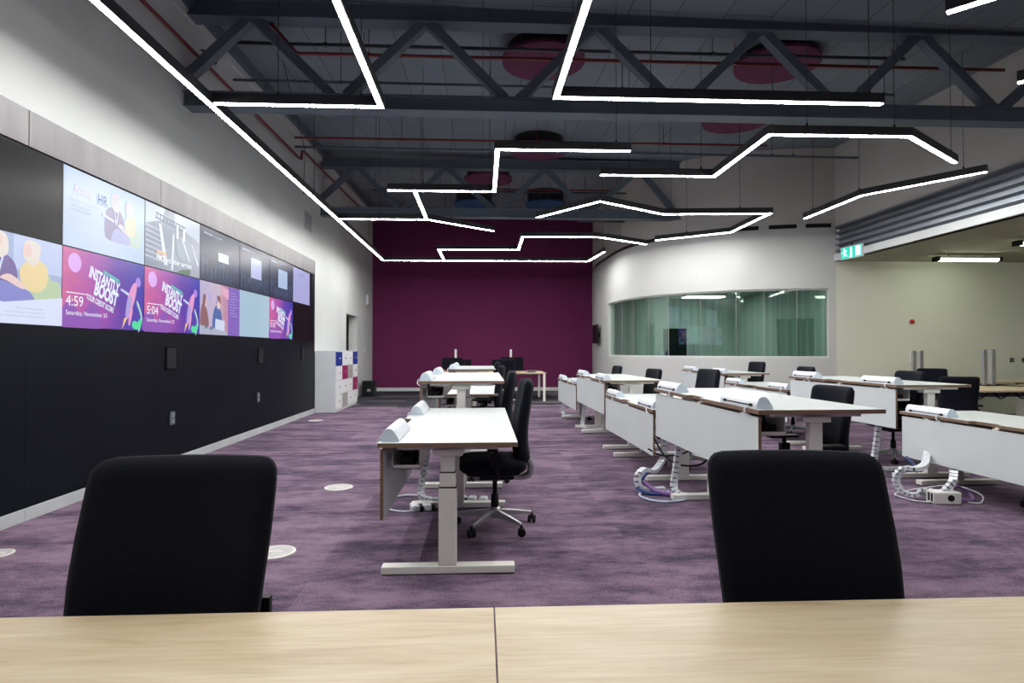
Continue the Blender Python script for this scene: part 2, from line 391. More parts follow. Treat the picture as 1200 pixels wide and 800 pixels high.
# curved white wall of the meeting pod
raw = [(3.60,19.55),(3.47,18.5),(3.455,17.6),(3.46,16.75),(3.49,15.7),(3.57,15.0),(3.70,14.48),(3.93,13.98),(4.22,13.55),(4.77,12.98),(5.33,12.58),(5.75,12.38),(6.3,12.19),(6.8,12.07),(7.32,12.0)]
pod = [(p.x, p.y) for p in smooth_path([(a, c, 0) for a, c in raw], 6)]
def norms(pl):
    out = []
    for i in range(len(pl)):
        a = pl[max(i-1, 0)]; c = pl[min(i+1, len(pl)-1)]; dx, dy = c[0]-a[0], c[1]-a[1]; l = math.hypot(dx, dy)
        out.append((-dy/l, dx/l))    # away from the room
    return out
pn = norms(pod)
def curved(b, i0, i1, z0, z1, off0, off1, mi=0):
    vs = []; fs = []
    for i in range(i0, i1+1):
        (x, y), (nx, ny) = pod[i], pn[i]
        zt = z1(x, y) if callable(z1) else z1
        for o, zz in ((off0, z0), (off1, z0), (off1, zt), (off0, zt)): vs.append((x+nx*o, y+ny*o, zz))
    n = i1-i0
    for k in range(n):
        a = 4*k
        for j in range(4): j2 = (j+1) % 4; fs.append((a+j, a+j2, a+4+j2, a+4+j))
    fs.append((3,2,1,0)); fs.append((4*n,4*n+1,4*n+2,4*n+3))
    b.add(vs, fs, mi); return b
# sign check: normal must point away from the camera side
if pn[len(pn)//2][0] + pn[len(pn)//2][1] < 0: pn = [(-a, -c) for a, c in pn]
iw0 = min(range(len(pod)), key=lambda i: abs(pod[i][1]-16.35) + (0 if pod[i][0] < 3.6 else 9))
iw1 = min(range(len(pod)), key=lambda i: abs(pod[i][0]-7.12))
LAST = len(pod)-1
WS, WH, PT = 1.17, 2.61, 3.87
b = MB(); curved(b, 0, iw0, 0, PT, 0, .16); curved(b, iw1, LAST, 0, PT, 0, .16)
curved(b, iw0, iw1, 0, WS, 0, .16); curved(b, iw0, iw1, WH, PT, 0, .16)
struct(b.build('wall_pod', M_pod, smooth=False), 'curved white wall of the meeting pod')
struct(curved(MB(), 0, LAST, PT, PT+.095, .06, .16).build('trim_6', M_dark), 'dark strip painting the shade in the slot above the curved wall')  # near-black strip puts the shade of the gap into its colour
b = MB()
acc = 0; on_ = False
for i in range(LAST-36, LAST):
    acc += math.hypot(pod[i+1][0]-pod[i][0], pod[i+1][1]-pod[i][1])
    if acc > .56: curved(b, i, i+1, PT, PT+.095, .03, .12)
    if acc > .68: acc = 0
for i in range(0):
    pass
struct(b.build('trim_7', M_pod), 'white spacer blocks in the slot')
struct(curved(MB(), 0, LAST, PT+.095, lambda x, y: zc(x, y)+.1, .02, .18).build('wall_pod_upper', M_upper), 'high beige wall above the curved wall')
# window: nine curved panes with thin joints
wroot = empty('window_1', (0,0,0)); struct(wroot, 'long curved green glass window')
b = MB(); curved(b, iw0, iw1, WS, WS+.03, .05, .13); curved(b, iw0, iw1, WH-.03, WH, .05, .13)
b.build('window_frame', M_white, wroot)
npan = 9; bounds = [round(iw0+(iw1-iw0)*k/npan) for k in range(npan+1)]
for k in range(npan):
    curved(MB(), bounds[k], bounds[k+1], WS+.02, WH-.02, .08, .092).build('glass_pane', M_glass, wroot)
for k in range(npan+1):
    i = bounds[k]; (x, y), (nx, ny) = pod[i], pn[i]
    MB().bar((x+nx*.086, y+ny*.086, WS+.02), (x+nx*.086, y+ny*.086, WH-.02), .008, .016, up=(nx, ny, 0)).build('glazing_joint', M_lockg, wroot)
# room inside the pod
b = MB(); b.box(3.65, 10.5, 19.2, 19.3, 0, 3.0); b.box(10.5, 10.6, 12.2, 19.3, 0, 3.0)
b.box(8.3, 8.4, 12.2, 19.2, 0, 3.0)
struct(b.build('wall_pod_inside', M_room))
cp = [(x+nx*.15, y+ny*.15) for (x, y), (nx, ny) in zip(pod, pn)] + [(8.4, 12.15), (8.4, 19.3)]
struct(MB().prism(cp, 'z', 3.0, 3.1).build('ceiling_pod', M_room))
def inside_blind(i0, i1, off, zt, name, m, label, cat, group):
    # folded vertical blind following the curve
    vs = []; fs = []; pts = []
    sub = 8
    for i in range(i0, i1):
        for k in range(sub):
            t = k/sub
            x = pod[i][0]*(1-t)+pod[i+1][0]*t; y = pod[i][1]*(1-t)+pod[i+1][1]*t
            nx, ny = pn[i]
            o = off + .025*(1 if (k % 4) < 2 else -1)
            pts.append((x+nx*o, y+ny*o))
    b = MB()
    for z in (.9, zt):
        pass
    n = len(pts)
    vs = [(x, y, .7) for x, y in pts] + [(x, y, zt) for x, y in pts]
    fs = [(i, i+1, n+i+1, n+i) for i in range(n-1)]
    o = MB().add(vs, fs).build(name, m)
    sm = o.modifiers.new('solid', 'SOLIDIFY'); sm.thickness = .003
    return tag(o, label, cat, group)
inside_blind(iw1-11, iw1-1, .5, 2.0, 'vertical_blind', M_blind, 'low vertical blind behind the right half of the curved glass', 'blind', None)
for x, y, wd, h, dark, lb in ((4.9, 15.6, .5, 1.9, 1, 'dark tall cabinet seen through the left part of the curved glass'), (5.6, 16.8, .8, 1.55, 0, 'pale cupboard seen through the middle of the curved glass')):
    r = empty('cupboard', (x, y, 0), 0, lb, 'cupboard')
    MB().box(0, wd, 0, .45, 0, h).build('body', M_boxg if dark else M_room, r, bevel=.01)
    for q in range(2): MB().box(.02+q*wd/2, wd/2-.01+q*wd/2, -.018, 0, .08, h-.03).build('door', M_boxg if dark else M_lock, r)
r = empty('ceiling_light', (7.2, 13.6, 2.9), 0, 'square ceiling light seen through the right end of the curved glass', 'light')
MB().box(-.35, .35, -.35, .35, .02, .1).build('housing', M_white, r)
MB().box(-.3, .3, -.3, .3, 0, .02).build('diffuser', mat('pod_led', (.9,.9,.9), .5, emit=(.85,1,.92), strength=17), r)
r = empty('ceiling_light', (6.6, 17.6, 2.9), 0, 'ceiling light added deep in the room to brighten the view through the curved glass', 'light')  # this panel and the next two are added to brighten the pod interior
MB().box(-.6, .6, -.3, .3, .02, .1).build('housing', M_white, r)
MB().box(-.56, .56, -.26, .26, 0, .02).build('diffuser', MATS['pod_led'], r)
r = empty('ceiling_light', (4.35, 16.6, 2.9), 0, 'ceiling light added to brighten the left end of the room behind the curved glass', 'light')
MB().box(-.3, .3, -.6, .6, .02, .1).build('housing', M_white, r)
MB().box(-.26, .26, -.56, .56, 0, .02).build('diffuser', MATS['pod_led'], r)
r = empty('ceiling_light', (5.2, 15.6, 2.9), 0, 'ceiling light added to brighten the middle of the room behind the curved glass', 'light')
MB().box(-.3, .3, -.3, .3, .02, .1).build('housing', M_white, r)
MB().box(-.26, .26, -.26, .26, 0, .02).build('diffuser', MATS['pod_led'], r)

# ------------------------------------------------------------------ left wall cladding
VW_END = 12.82
b = MB(); y = 4.75-6*1.85*0; seams = [YF, -.9, 1.0, 2.9, 4.83, 6.75, 8.65, 10.55, VW_END]
for a, c in zip(seams[:-1], seams[1:]): b.box(XL, XL+.03, a+.004, c-.004, 2.925, 3.21)
struct(b.build('trim_1', M_band, bevel=.002), 'brushed grey metal band above the video wall')
b = MB()
for a, c in zip(seams[:-1], seams[1:]): b.box(XL, XL+.024, a+.001, c-.001, .10, 1.525)
b.box(XL, XL+.024, YF, 4.0, 1.525, 2.925); b.box(XL, XL+.024, 12.60, VW_END, 1.525, 2.925)
b.box(XL, XL+.004, 4.0, 12.6, 1.525, 2.925)
struct(b.build('trim_2', M_clad), 'black cladding below the video wall')
b = MB()
for a, c in zip(seams[:-1], seams[1:]): b.box(XL, XL+.034, a+.0015, c-.0015, 0, .098)
struct(b.build('baseboard_left', M_skirt, bevel=.003), 'pale grey skirting below the black cladding')
for k, (yy, zz, px) in enumerate(((7.0, 1.24, 165), (9.75, 1.24, 277), (12.0, 1.26, 340))):
    r = empty('wall_grille', (XL+.024, yy, zz), 0, 'small black grille in the black cladding, ' + ('nearest of three', 'middle of three', 'farthest of three')[k], 'grille', None)
    MB().box(0, .01, -.12, .12, -.13, .13).box(.01, .014, -.12, .12, .115, .13).box(.01, .014, -.12, .12, -.13, -.115).box(.01, .014, -.12, -.108, -.13, .13).box(.01, .014, .108, .12, -.13, .13).build('frame', M_clad, r)
    b = MB()
    for q in range(8): b.box(.008, .013, -.1, .1, -.11+q*.029, -.095+q*.029)
    b.build('slats', M_dark, r)
for k, (yy, zz) in enumerate(((7.03, .55), (9.65, .58))):
    r = empty('wall_socket', (XL+.024, yy, zz), 0, 'small grey socket low on the black cladding, ' + ('nearer one', 'farther one')[k], 'socket', None)
    MB().box(0, .012, -.05, .05, -.075, .075).build('plate', M_steel, r, bevel=.003)
    MB().box(.012, .016, -.03, .03, -.055, -.01).box(.012, .016, -.03, .03, .01, .055).build('outlets', M_alu, r)
r = empty('wall_grille', (XL, 12.35, 3.95), 0, 'grey ventilation grille high on the white left wall', 'grille')
MB().box(0, .02, -.26, .26, -.19, .19).build('frame', M_skirt, r, bevel=.004)
b = MB()
for q in range(7): b.box(.018, .026, -.22, .22, -.16+q*.048, -.14+q*.048)
b.build('slats', M_band, r)
r = empty('wall_sensor', (XL, 18.6, 2.75), 0, 'small white sensor high on the left wall beside the purple wall', 'sensor')
MB().box(0, .06, -.1, .1, -.02, .28).build('body', M_plastic, r, bevel=.01); MB().box(0, .05, -.12, .12, -.07, -.02).build('base', M_lockg, r)
r = empty('light_switch', (XL, 18.3, 1.33), 0, 'small white switch on the left wall beyond the doorway', 'switch')
MB().box(0, .012, -.05, .05, -.05, .05).build('plate', M_plastic, r); MB().box(.012, .018, -.02, .02, -.03, .03).build('rocker', M_cap, r)

# ------------------------------------------------------------------ video wall screens
SW, SH, SY0, SZ0 = 1.2286, .6915, 4.0, 1.528
def text_mesh(body, W, H=None, bold=0.0):
    c = bpy.data.curves.new('lettering', 'FONT'); c.body = body; c.size = 1; c.offset = bold; c.resolution_u = 3
    o = bpy.data.objects.new('lettering', c); COL.objects.link(o)
    dg = bpy.context.evaluated_depsgraph_get(); dg.update()
    me = bpy.data.meshes.new_from_object(o.evaluated_get(dg))
    bpy.data.objects.remove(o); bpy.data.curves.remove(c)
    xs = [v.co.x for v in me.vertices]; ys = [v.co.y for v in me.vertices]
    x0, x1, y0, y1 = min(xs), max(xs), min(ys), max(ys); sx = W/(x1-x0); sy = H/(y1-y0) if H else sx
    vs = [((v.co.x-x0)*sx, (v.co.y-y0)*sy) for v in me.vertices]; fs = [list(p.vertices) for p in me.polygons]
    bpy.data.meshes.remove(me); return vs, fs
class Pic:
    """flat picture content on one screen, u to the right, v upward, in metres"""
    def __init__(s, root): s.r = root; s.lay = 0
    def P(s, u, v): return (.0165+s.lay*.0006, u, v)
    def poly(s, name, pts, m):
        s.lay += 1
        return MB().add([s.P(*p) for p in pts], [tuple(range(len(pts)))]).build(name, m, s.r)
    def multi(s, name, polys, m):
        s.lay += 1; b = MB()
        for pts in polys: b.add([s.P(*p) for p in pts], [tuple(range(len(pts)))])
        return b.build(name, m, s.r)
    def rect(s, name, u0, v0, u1, v1, m): return s.poly(name, [(u0,v0),(u1,v0),(u1,v1),(u0,v1)], m)
    def disc(s, name, u, v, ru, rv, m, rot=0):
        pts = []
        for k in range(28):
            a = 2*PI*k/28; x, y = ru*math.cos(a), rv*math.sin(a)
            pts.append((u+x*math.cos(rot)-y*math.sin(rot), v+x*math.sin(rot)+y*math.cos(rot)))
        return s.poly(name, pts, m)
    def text(s, items, m, name='lettering'):
        s.lay += 1; b = MB()
        for body, u, v, W, H, rot, bold in items:
            vs, fs = text_mesh(body, W, H, bold)
            ca, sa = math.cos(rot), math.sin(rot)
            b.add([s.P(u+x*ca-y*sa, v+x*sa+y*ca) for x, y in vs], fs)
        return b.build(name, m, s.r)
def blob(pts, n=5):
    P = [Vector((*p, 0)) for p in pts]; k = len(P); out = []
    for i in range(k):
        a, b_, c, d = P[i-1], P[i], P[(i+1) % k], P[(i+2) % k]
        for j in range(n):
            t = j/n; q = .5*((2*b_)+(c-a)*t+(2*a-5*b_+4*c-d)*t*t+(-a+3*b_-3*c+d)*t**3); out.append((q.x, q.y))
    return out
E_ = emi
def screen(col, row, label, m_bg):
    r = empty('display_screen', (XL+.004, SY0+col*SW, SZ0+row*(SH+.004)), 0, label, 'screen', None)
    MB().box(0, .014, .002, SW-.002, 0, SH).build('bezel', M_bezel, r)
    MB().box(.014, .016, .006, SW-.006, .004, SH-.004).build('picture', m_bg, r)
    return r, Pic(r)
c_white = E_('px_white', (.92,.95,1.0), 1.0); c_pale = E_('px_pale', (.62,.70,.88)); c_pink = E_('px_pink', (.85,.45,.62), .9)
c_navy = E_('px_navy', (.10,.16,.40)); c_grey = E_('px_grey', (.42,.46,.58)); c_skin = E_('px_skin', (.80,.60,.58)); c_hair = E_('px_blonde', (.78,.70,.66))
c_plum = E_('px_plum', (.20,.15,.36)); c_jean = E_('px_jean', (.26,.26,.62)); c_yel = E_('px_yellow', (.82,.66,.36)); c_grn = E_('px_lime', (.50,.62,.42))
c_orn = E_('px_orange', (.85,.42,.22)); c_bgb = E_('px_bgblue', (.38,.46,.68)); c_teal = E_('px_teal', (.08,.42,.42)); c_vio = E_('px_violet', (.46,.22,.66))
c_gre = E_('px_green', (.10,.72,.36)); c_ylw = E_('px_flame', (.95,.62,.20)); c_rocket = E_('px_rocket', (.78,.35,.62)); c_rocket2 = E_('px_rocket_shade', (.42,.36,.72))
c_slate = E_('px_slate', (.16,.19,.27)); c_lilac = E_('px_lilac', (.44,.42,.72)); c_brown = E_('px_brown', (.28,.14,.16))
def people(p, ou, ov, k, kv, pale=False):
    A = (lambda a, b_: b_) if pale else (lambda a, b_: a)
    pl = E_('px_plum_pale', (.30,.27,.44)); jn = E_('px_jean_pale', (.42,.44,.70)); yl = E_('px_yellow_pale', (.66,.64,.50)); sk = E_('px_skin_pale', (.62,.58,.68)); hr = E_('px_hair_pale', (.62,.62,.70)); gr = E_('px_lime_pale', (.50,.62,.58))
    T = lambda pts: [(min(SW-.008, ou+u*k), min(SH-.006, ov+v*kv)) for u, v in pts]
    p.poly('sofa', blob(T([(.66,.28),(.70,.05),(1.0,.04),(1.02,.36),(.92,.40),(.86,.48),(.62,.46)])), A(c_grn, gr))
    p.poly('seated_figure', blob(T([(.20,.66),(.10,.56),(.06,.30),(.10,.06),(.34,.03),(.52,.08),(.54,.40),(.50,.58),(.40,.66)])), A(c_plum, pl))
    p.poly('trousers', blob(T([(.28,.22),(.40,.30),(.66,.20),(.70,.04),(.40,.02),(.22,.04)])), A(c_jean, jn))
    p.poly('hair', blob(T([(.22,.70),(.22,.92),(.34,.97),(.43,.90),(.44,.68),(.34,.60)])), A(c_hair, hr))
    p.poly('face', blob(T([(.27,.80),(.29,.91),(.36,.91),(.39,.82),(.34,.72)])), A(c_skin, sk))
    p.poly('lanyard', T([(.28,.62),(.30,.62),(.34,.40),(.38,.62),(.40,.62),(.35,.34),(.33,.34)]), c_pale)
    p.poly('jumper', blob(T([(.64,.62),(.56,.48),(.60,.26),(.76,.20),(.86,.34),(.86,.56),(.76,.66)])), A(c_yel, yl))
    p.poly('hair', blob(T([(.60,.66),(.60,.86),(.68,.92),(.78,.86),(.76,.66),(.70,.56)])), A(c_hair, hr))
    p.poly('face', blob(T([(.59,.74),(.61,.84),(.67,.84),(.68,.72),(.63,.68)])), A(c_skin, sk))
    p.poly('papers', T([(0,.44),(.28,.38),(.30,.42),(.02,.50)]), A(c_pink, c_pale))
    p.poly('hand', blob(T([(.36,.34),(.46,.40),(.62,.26),(.58,.22),(.44,.30)])), A(c_skin, sk))
def boost(p, clock, dim=1.0):
    p.disc('moon', .155, .565, .085, .085, E_('px_moon', (.72,.42,.86)))
    p.disc('moon', 1.115, .50, .045, .05, E_('px_moon2', (.42,.26,.78)))
    p.multi('clouds', [blob([(.0,.0),(.0,.16),(.12,.22),(.24,.12),(.36,.22),(.46,.20),(.52,.06),(.5,.0)])], E_('px_cloud', (.28,.10,.46)))
    a = math.radians(-15)
    p.poly('green_ribbon', [(.54,.555),(.80,.485),(.80,.455),(.54,.525)], c_teal)
    p.text([('INSTANTLY', .335, .462, .46, .112, a, .045), ('BOOST', .405, .308, .355, .140, a, .05), ('YOUR CREDIT SCORE', .30, .262, .41, .054, a, .03)], E_('px_letter', (.78,.84,.96)))
    p.text([('GET CREDIT FIT', .55, .530, .23, .016, a, 0)], E_('px_ribbon_letter', (.3,.75,.7)))
    K = lambda pts: [(.985+(x-1.04)*1.3+(y-.30)*.28, .30+(y-.30)*1.2) for x, y in pts]
    p.poly('wing', [(.82,.41),(.95,.37),(.94,.345),(.81,.39)], c_pale)
    p.poly('rocket', K(blob([(1.00,.15),(.99,.30),(1.02,.42),(1.07,.46),(1.09,.42),(1.085,.30),(1.04,.16)])), c_rocket)
    p.poly('rocket_shade', K(blob([(1.00,.15),(.99,.26),(1.01,.34),(1.05,.30),(1.03,.16)])), c_rocket2)
    p.poly('booster', K(blob([(1.05,.10),(1.04,.20),(1.06,.26),(1.08,.20),(1.07,.10)])), c_rocket)
    p.poly('flame', K([(.985,.15),(1.02,.15),(.975,.055)]), c_ylw)
    p.poly('smoke_trail', blob([(1.09,.31),(1.15,.22),(1.18,.12),(1.13,.0),(1.11,.0),(1.155,.12),(1.13,.20),(1.085,.27)]), E_('px_trail', (.52,.72,.55)))
    p.poly('smoke_puff', blob([(1.00,.06),(1.03,.10),(1.10,.09),(1.15,.13),(1.17,.08),(1.12,.02),(1.03,.02)]), c_gre)
    p.rect('rule', .04, .295, .30, .303, c_white)
    p.text([(clock, .035, .185, .22, .09, 0, 0), ('Saturday, November 25', .035, .095, .56, .05, 0, 0)], c_white)
bg_boost = emi_grad('px_boost_bg', [(0,(.62,.14,.34)),(.3,(.42,.10,.42)),(.6,(.15,.06,.40)),(1,(.05,.05,.42))], 1.0, .55)
r, p = screen(0, 1, 'switched-off black screen, top left of the video wall', M_off)
r, p = screen(0, 0, 'screen showing two women reading on a green sofa, bottom left', E_('px_bg0', (.66,.72,.93)))
p.rect('backdrop', .006, .30, SW-.006, SH-.004, c_bgb); p.rect('window_glow', .7, .42, SW-.006, SH-.004, E_('px_bgpale', (.52,.60,.84)))
p.rect('window_frame', .30, .40, .34, SH-.004, c_jean)
people(p, .22, .15, .96, .56)
p.poly('swoosh', blob([(.006,.20),(.16,.30),(.3,.20),(.6,.16),(SW-.01,.24),(SW-.01,.006),(.006,.006)], 1), E_('px_bg0b', (.70,.75,.94)))
p.text([('HR connects people', .72, .115, .28, .022, 0, 0), ('advice and support at work every day', .62, .085, .40, .018, 0, 0), ('for colleagues and for managers here', .56, .055, .46, .018, 0, 0)], c_grey)
r, p = screen(1, 1, 'pale screen headed HR with two faded women at right', emi_grad('px_hr', [(0,(.50,.60,.84)),(.5,(.52,.62,.82)),(1,(.44,.56,.72))], 1.05))
people(p, .52, .14, .62, .50, True)
p.text([('Access', .13, .475, .24, .095, 0, 0)], E_('px_pinktxt', (.74,.58,.80)))
p.text([('HR', .45, .455, .14, .095, 0, .0)], c_navy)
p.text([('People team services', .11, .405, .36, .03, 0, 0)], E_('px_pinktxt', (.74,.58,.80)))
p.text([('find out more here', .10, .360, .26, .022, 0, 0), ('on the intranet', .10, .325, .26, .022, 0, 0), ('help and advice', .92, .12, .2, .016, 0, 0), ('ask your line lead', .87, .09, .3, .016, 0, 0)], c_grey)
r, p = screen(2, 1, 'screen showing a white staircase and glass lobby', emi_grad('px_stairbg', [(0,(.20,.24,.33)),(.5,(.30,.34,.42)),(1,(.36,.38,.46))], 1.0, .3))
p.multi('ceiling_glow', [[(.006,.45),(.34,.55),(.40,SH-.005),(.006,SH-.005)], [(.6,.56),(SW-.01,.44),(SW-.01,SH-.005),(.6,SH-.005)]], E_('px_sky', (.50,.57,.68)))
p.multi('stairs', [[(.01,.10+.055*k),(.36-.01*k,.08+.055*k),(.36-.01*k,.10+.055*k),(.01,.125+.055*k)] for k in range(7)], E_('px_step', (.40,.43,.54)))
p.multi('handrail', [[(.26,.50),(.32,.50),(.46,.06),(.38,.06)], [(.74,.44),(.80,.42),(.97,.18),(.92,.17)], [(1.0,.40),(1.03,.39),(1.19,.16),(1.15,.15)], [(.56,.44),(.60,.44),(.58,.02),(.53,.02)]], E_('px_rail', (.66,.72,.80)))
p.poly('glass_side', [(.62,.42),(.76,.42),(.94,.18),(.94,.06),(.66,.22)], E_('px_gl', (.30,.36,.44)))
p.multi('lattice', [[(.20,.545),(.86,.50),(.86,.515),(.20,.56)], [(.20,.60),(.86,.555),(.86,.57),(.20,.615)]] + [[(.22+.07*k,.55-.005*k),(.235+.07*k,.55-.005*k),(.235+.07*k,.60-.005*k),(.22+.07*k,.60-.005*k)] for k in range(9)], c_slate)
p.poly('lobby_column', [(.64,.40),(.69,.40),(.69,.56),(.64,.56)], c_white); p.poly('lobby_column', [(.79,.40),(.84,.40),(.84,.54),(.79,.54)], c_white)  # two white columns of the pictured lobby
p.multi('foliage', [[(.64,.006),(.96,.006),(.98,.08),(.8,.06)]], E_('px_leaf', (.12,.18,.13)))
p.rect('orange_tag', .22, .165, .42, .195, c_orn)
p.text([('PMO and other services', .22, .09, .78, .065, 0, .01)], c_white)
# three dark slides
mtx = emi_grad('px_dark_slide', [(0,(.030,.040,.085)),(.5,(.045,.055,.10)),(1,(.03,.04,.08))], 1.0, .3)
for c in (3, 4, 5):
    r, p = screen(c, 1, 'dark slide with a small white document, ' + {3:'first along after the staircase screen', 4:'above the blank pale blue screen', 5:'last one before the lavender document'}[c], mtx)
    sy = E_('px_motif', (.075,.11,.20)); ls = []
    for k in range(5):
        u = .06+.235*k; h = .25 if k % 2 == 0 else .17; v = .03+.04*((k+c) % 2)
        for a in ([(u,v),(u+.03,v),(u+.03,v+h),(u,v+h-.03)], [(u+.13,v),(u+.16,v),(u+.16,v+h-.03),(u+.13,v+h)], [(u+.03,v+h-.03),(u+.08,v+h-.09),(u+.08,v+h-.12),(u+.03,v+h-.06)], [(u+.13,v+h-.03),(u+.08,v+h-.09),(u+.08,v+h-.12),(u+.13,v+h-.06)]): ls.append(a)
    p.multi('pattern', ls, sy)
    if c == 3: p.rect('document', .52, .30, .84, .42, c_pale)
    elif c == 4: p.rect('document', .42, .22, .86, .53, E_('px_doc', (.50,.54,.80)))
    else: p.rect('document', .42, .20, .90, .52, E_('px_doc2', (.42,.55,.76)))
    if c > 3: p.multi('text_lines', [[(.46,.27+.035*k),(.80,.27+.035*k),(.80,.278+.035*k),(.46,.278+.035*k)] for k in range(6)], c_lilac)
    p.text([('Service status', .10, .60, .24, .035, 0, .02), ('live dashboard', .37, .60, .27, .022, 0, 0)], c_pale)
r, p = screen(6, 1, 'screen filled with a pale lavender document, far top end', E_('px_blk', (.006,.006,.01)))
p.rect('document', .006, .02, 1.07, SH-.02, E_('px_lavdoc', (.40,.40,.70)))
p.text([('Report', .38, .545, .26, .05, 0, 0)], c_navy)
p.multi('text_lines', [[(.12,.10+.03*k),(.92,.10+.03*k),(.92,.104+.03*k),(.12,.104+.03*k)] for k in range(12)], E_('px_lav2', (.36,.36,.66)))
r, p = screen(1, 0, 'nearest rocket advert screen, clock reading 4:59', bg_boost); boost(p, '4:59')
r, p = screen(2, 0, 'middle rocket advert screen, clock reading 5:04', bg_boost); boost(p, '5:04')
r, p = screen(5, 0, 'farthest and smallest looking rocket advert screen', bg_boost); boost(p, '5:10')
r, p = screen(3, 0, 'screen with two people at a laptop beside purple text', emi_grad('px_laptopbg', [(0,(.46,.42,.62)),(.45,(.60,.48,.60)),(.55,(.55,.30,.40)),(.7,(.5,.25,.4)),(1,(.4,.2,.4))], 1.0, .2))
p.rect('text_panel', .84, .006, SW-.01, SH-.01, E_('px_vpanel', (.24,.14,.52)))
p.multi('text_lines', [[(.90,.28+.04*k),(1.18-.05*(k % 3),.28+.04*k),(1.18-.05*(k % 3),.287+.04*k),(.90,.287+.04*k)] for k in range(9)], c_lilac)
p.poly('figure', blob([(.36,.10),(.40,.34),(.52,.40),(.62,.30),(.64,.10)]), c_navy)
p.poly('figure', blob([(.02,.10),(.04,.36),(.14,.38),(.22,.26),(.24,.10)]), c_brown)
p.disc('face', .53, .42, .05, .07, c_skin); p.poly('hair', blob([(.46,.40),(.48,.52),(.58,.52),(.60,.42),(.52,.46)]), c_brown)
p.disc('face', .14, .42, .04, .06, c_skin); p.poly('hair', blob([(.07,.30),(.08,.50),(.16,.50),(.13,.36)]), c_brown)
p.poly('laptop', [(.42,.06),(.72,.04),(.72,.20),(.44,.22)], c_pale); p.poly('table', [(.01,.006),(.8,.006),(.8,.05),(.01,.12)], c_grey)
p.multi('clutter', [[(.14,.08),(.20,.08),(.20,.13),(.14,.13)], [(.26,.07),(.36,.07),(.34,.11),(.28,.11)]], c_slate)
p.multi('bunting', [blob([(.22,.50),(.26,.56),(.30,.50),(.26,.44)], 2), blob([(.42,.47),(.46,.52),(.49,.47),(.46,.43)], 2)], c_lilac)
p.poly('pink_cloth', [(.64,.56),(.84,.50),(.84,.64),(.64,.66)], c_pink)
r, p = screen(4, 0, 'blank pale blue screen in the bottom row', emi_grad('px_blank', [(0,(.42,.56,.72)),(.5,(.40,.58,.70)),(1,(.46,.60,.74))], .95))
r, p = screen(6, 0, 'switched-off black screen, far bottom end', M_off)

# ------------------------------------------------------------------ roof trusses
def ibeam(b, x0, x1, yc, z0, h, wd, t=.022):
    b.box(x0, x1, yc-wd/2, yc+wd/2, z0, z0+t); b.box(x0, x1, yc-wd/2, yc+wd/2, z0+h-t, z0+h); b.box(x0, x1, yc-wd*.34, yc+wd*.34, z0+t, z0+h-t)
def truss(yc, x1, zb, zt, hb, label, nodes_u, nodes_l, xr_end):
    r = empty('roof_truss', (0, yc, 0), 0, label, 'truss', None)
    def part(nm, b): 
        o = b.build(nm, M_steel, r); return o
    b = MB(); ibeam(b, XL-.02, x1, 0, zb, hb, .23); part('bottom_chord', b)
    b = MB(); ibeam(b, XL-.02, x1, 0, zt, .22, .23); part('top_chord', b)
    for i, xu in enumerate(nodes_u):
        for xl, s in ((nodes_l[i], -1), (nodes_l[i+1], 1)):
            if xl is None: continue
            b = MB(); b.bar((xu+s*.05, 0, zt), (xl-s*.08, 0, zb+hb), .11, .13, up=(0,1,0)); part('diagonal', b)
    return r
T1 = truss(7.385, XR+.02, 4.25, 5.345, .185, 'dark grey steel roof truss nearest the camera', [-2.81,-.70,1.41,3.52,5.60], [-3.86,-1.76,.36,2.46,4.56,6.66], 0)
T2 = truss(13.39, 5.0, 4.29, 5.375, .20, 'dark grey steel roof truss, second from the camera', [-2.81,-.84,1.42,3.56], [-3.86,-1.82,.31,2.37,4.42], 0)
MB().bar((6.68,0,4.43),(7.28,0,4.95), .11, .13, up=(0,1,0)).build('diagonal', M_steel, T1)
MB().bar((4.5,0,4.48),(4.95,0,4.98), .11, .13, up=(0,1,0)).build('diagonal', M_steel, T2)

# ------------------------------------------------------------------ acoustic discs
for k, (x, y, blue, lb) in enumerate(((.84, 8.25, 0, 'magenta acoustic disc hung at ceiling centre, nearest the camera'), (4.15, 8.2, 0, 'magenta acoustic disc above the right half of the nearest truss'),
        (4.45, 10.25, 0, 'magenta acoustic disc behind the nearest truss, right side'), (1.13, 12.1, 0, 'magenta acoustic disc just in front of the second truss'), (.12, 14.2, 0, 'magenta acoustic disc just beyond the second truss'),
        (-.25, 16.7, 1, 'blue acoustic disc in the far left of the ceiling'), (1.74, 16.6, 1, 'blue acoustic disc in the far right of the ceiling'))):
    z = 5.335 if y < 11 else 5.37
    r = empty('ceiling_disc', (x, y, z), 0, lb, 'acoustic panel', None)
    MB().lathe([(.55,0),(.575,.006),(.575,.05)], seg=48).build('felt_face', M_discb if blue else M_disc, r)
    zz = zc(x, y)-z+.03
    MB().lathe([(.50,.05),(.50,zz)], seg=40).build('shadow_drum', M_dark, r)  # black cylinder stands in for the shadow above the disc

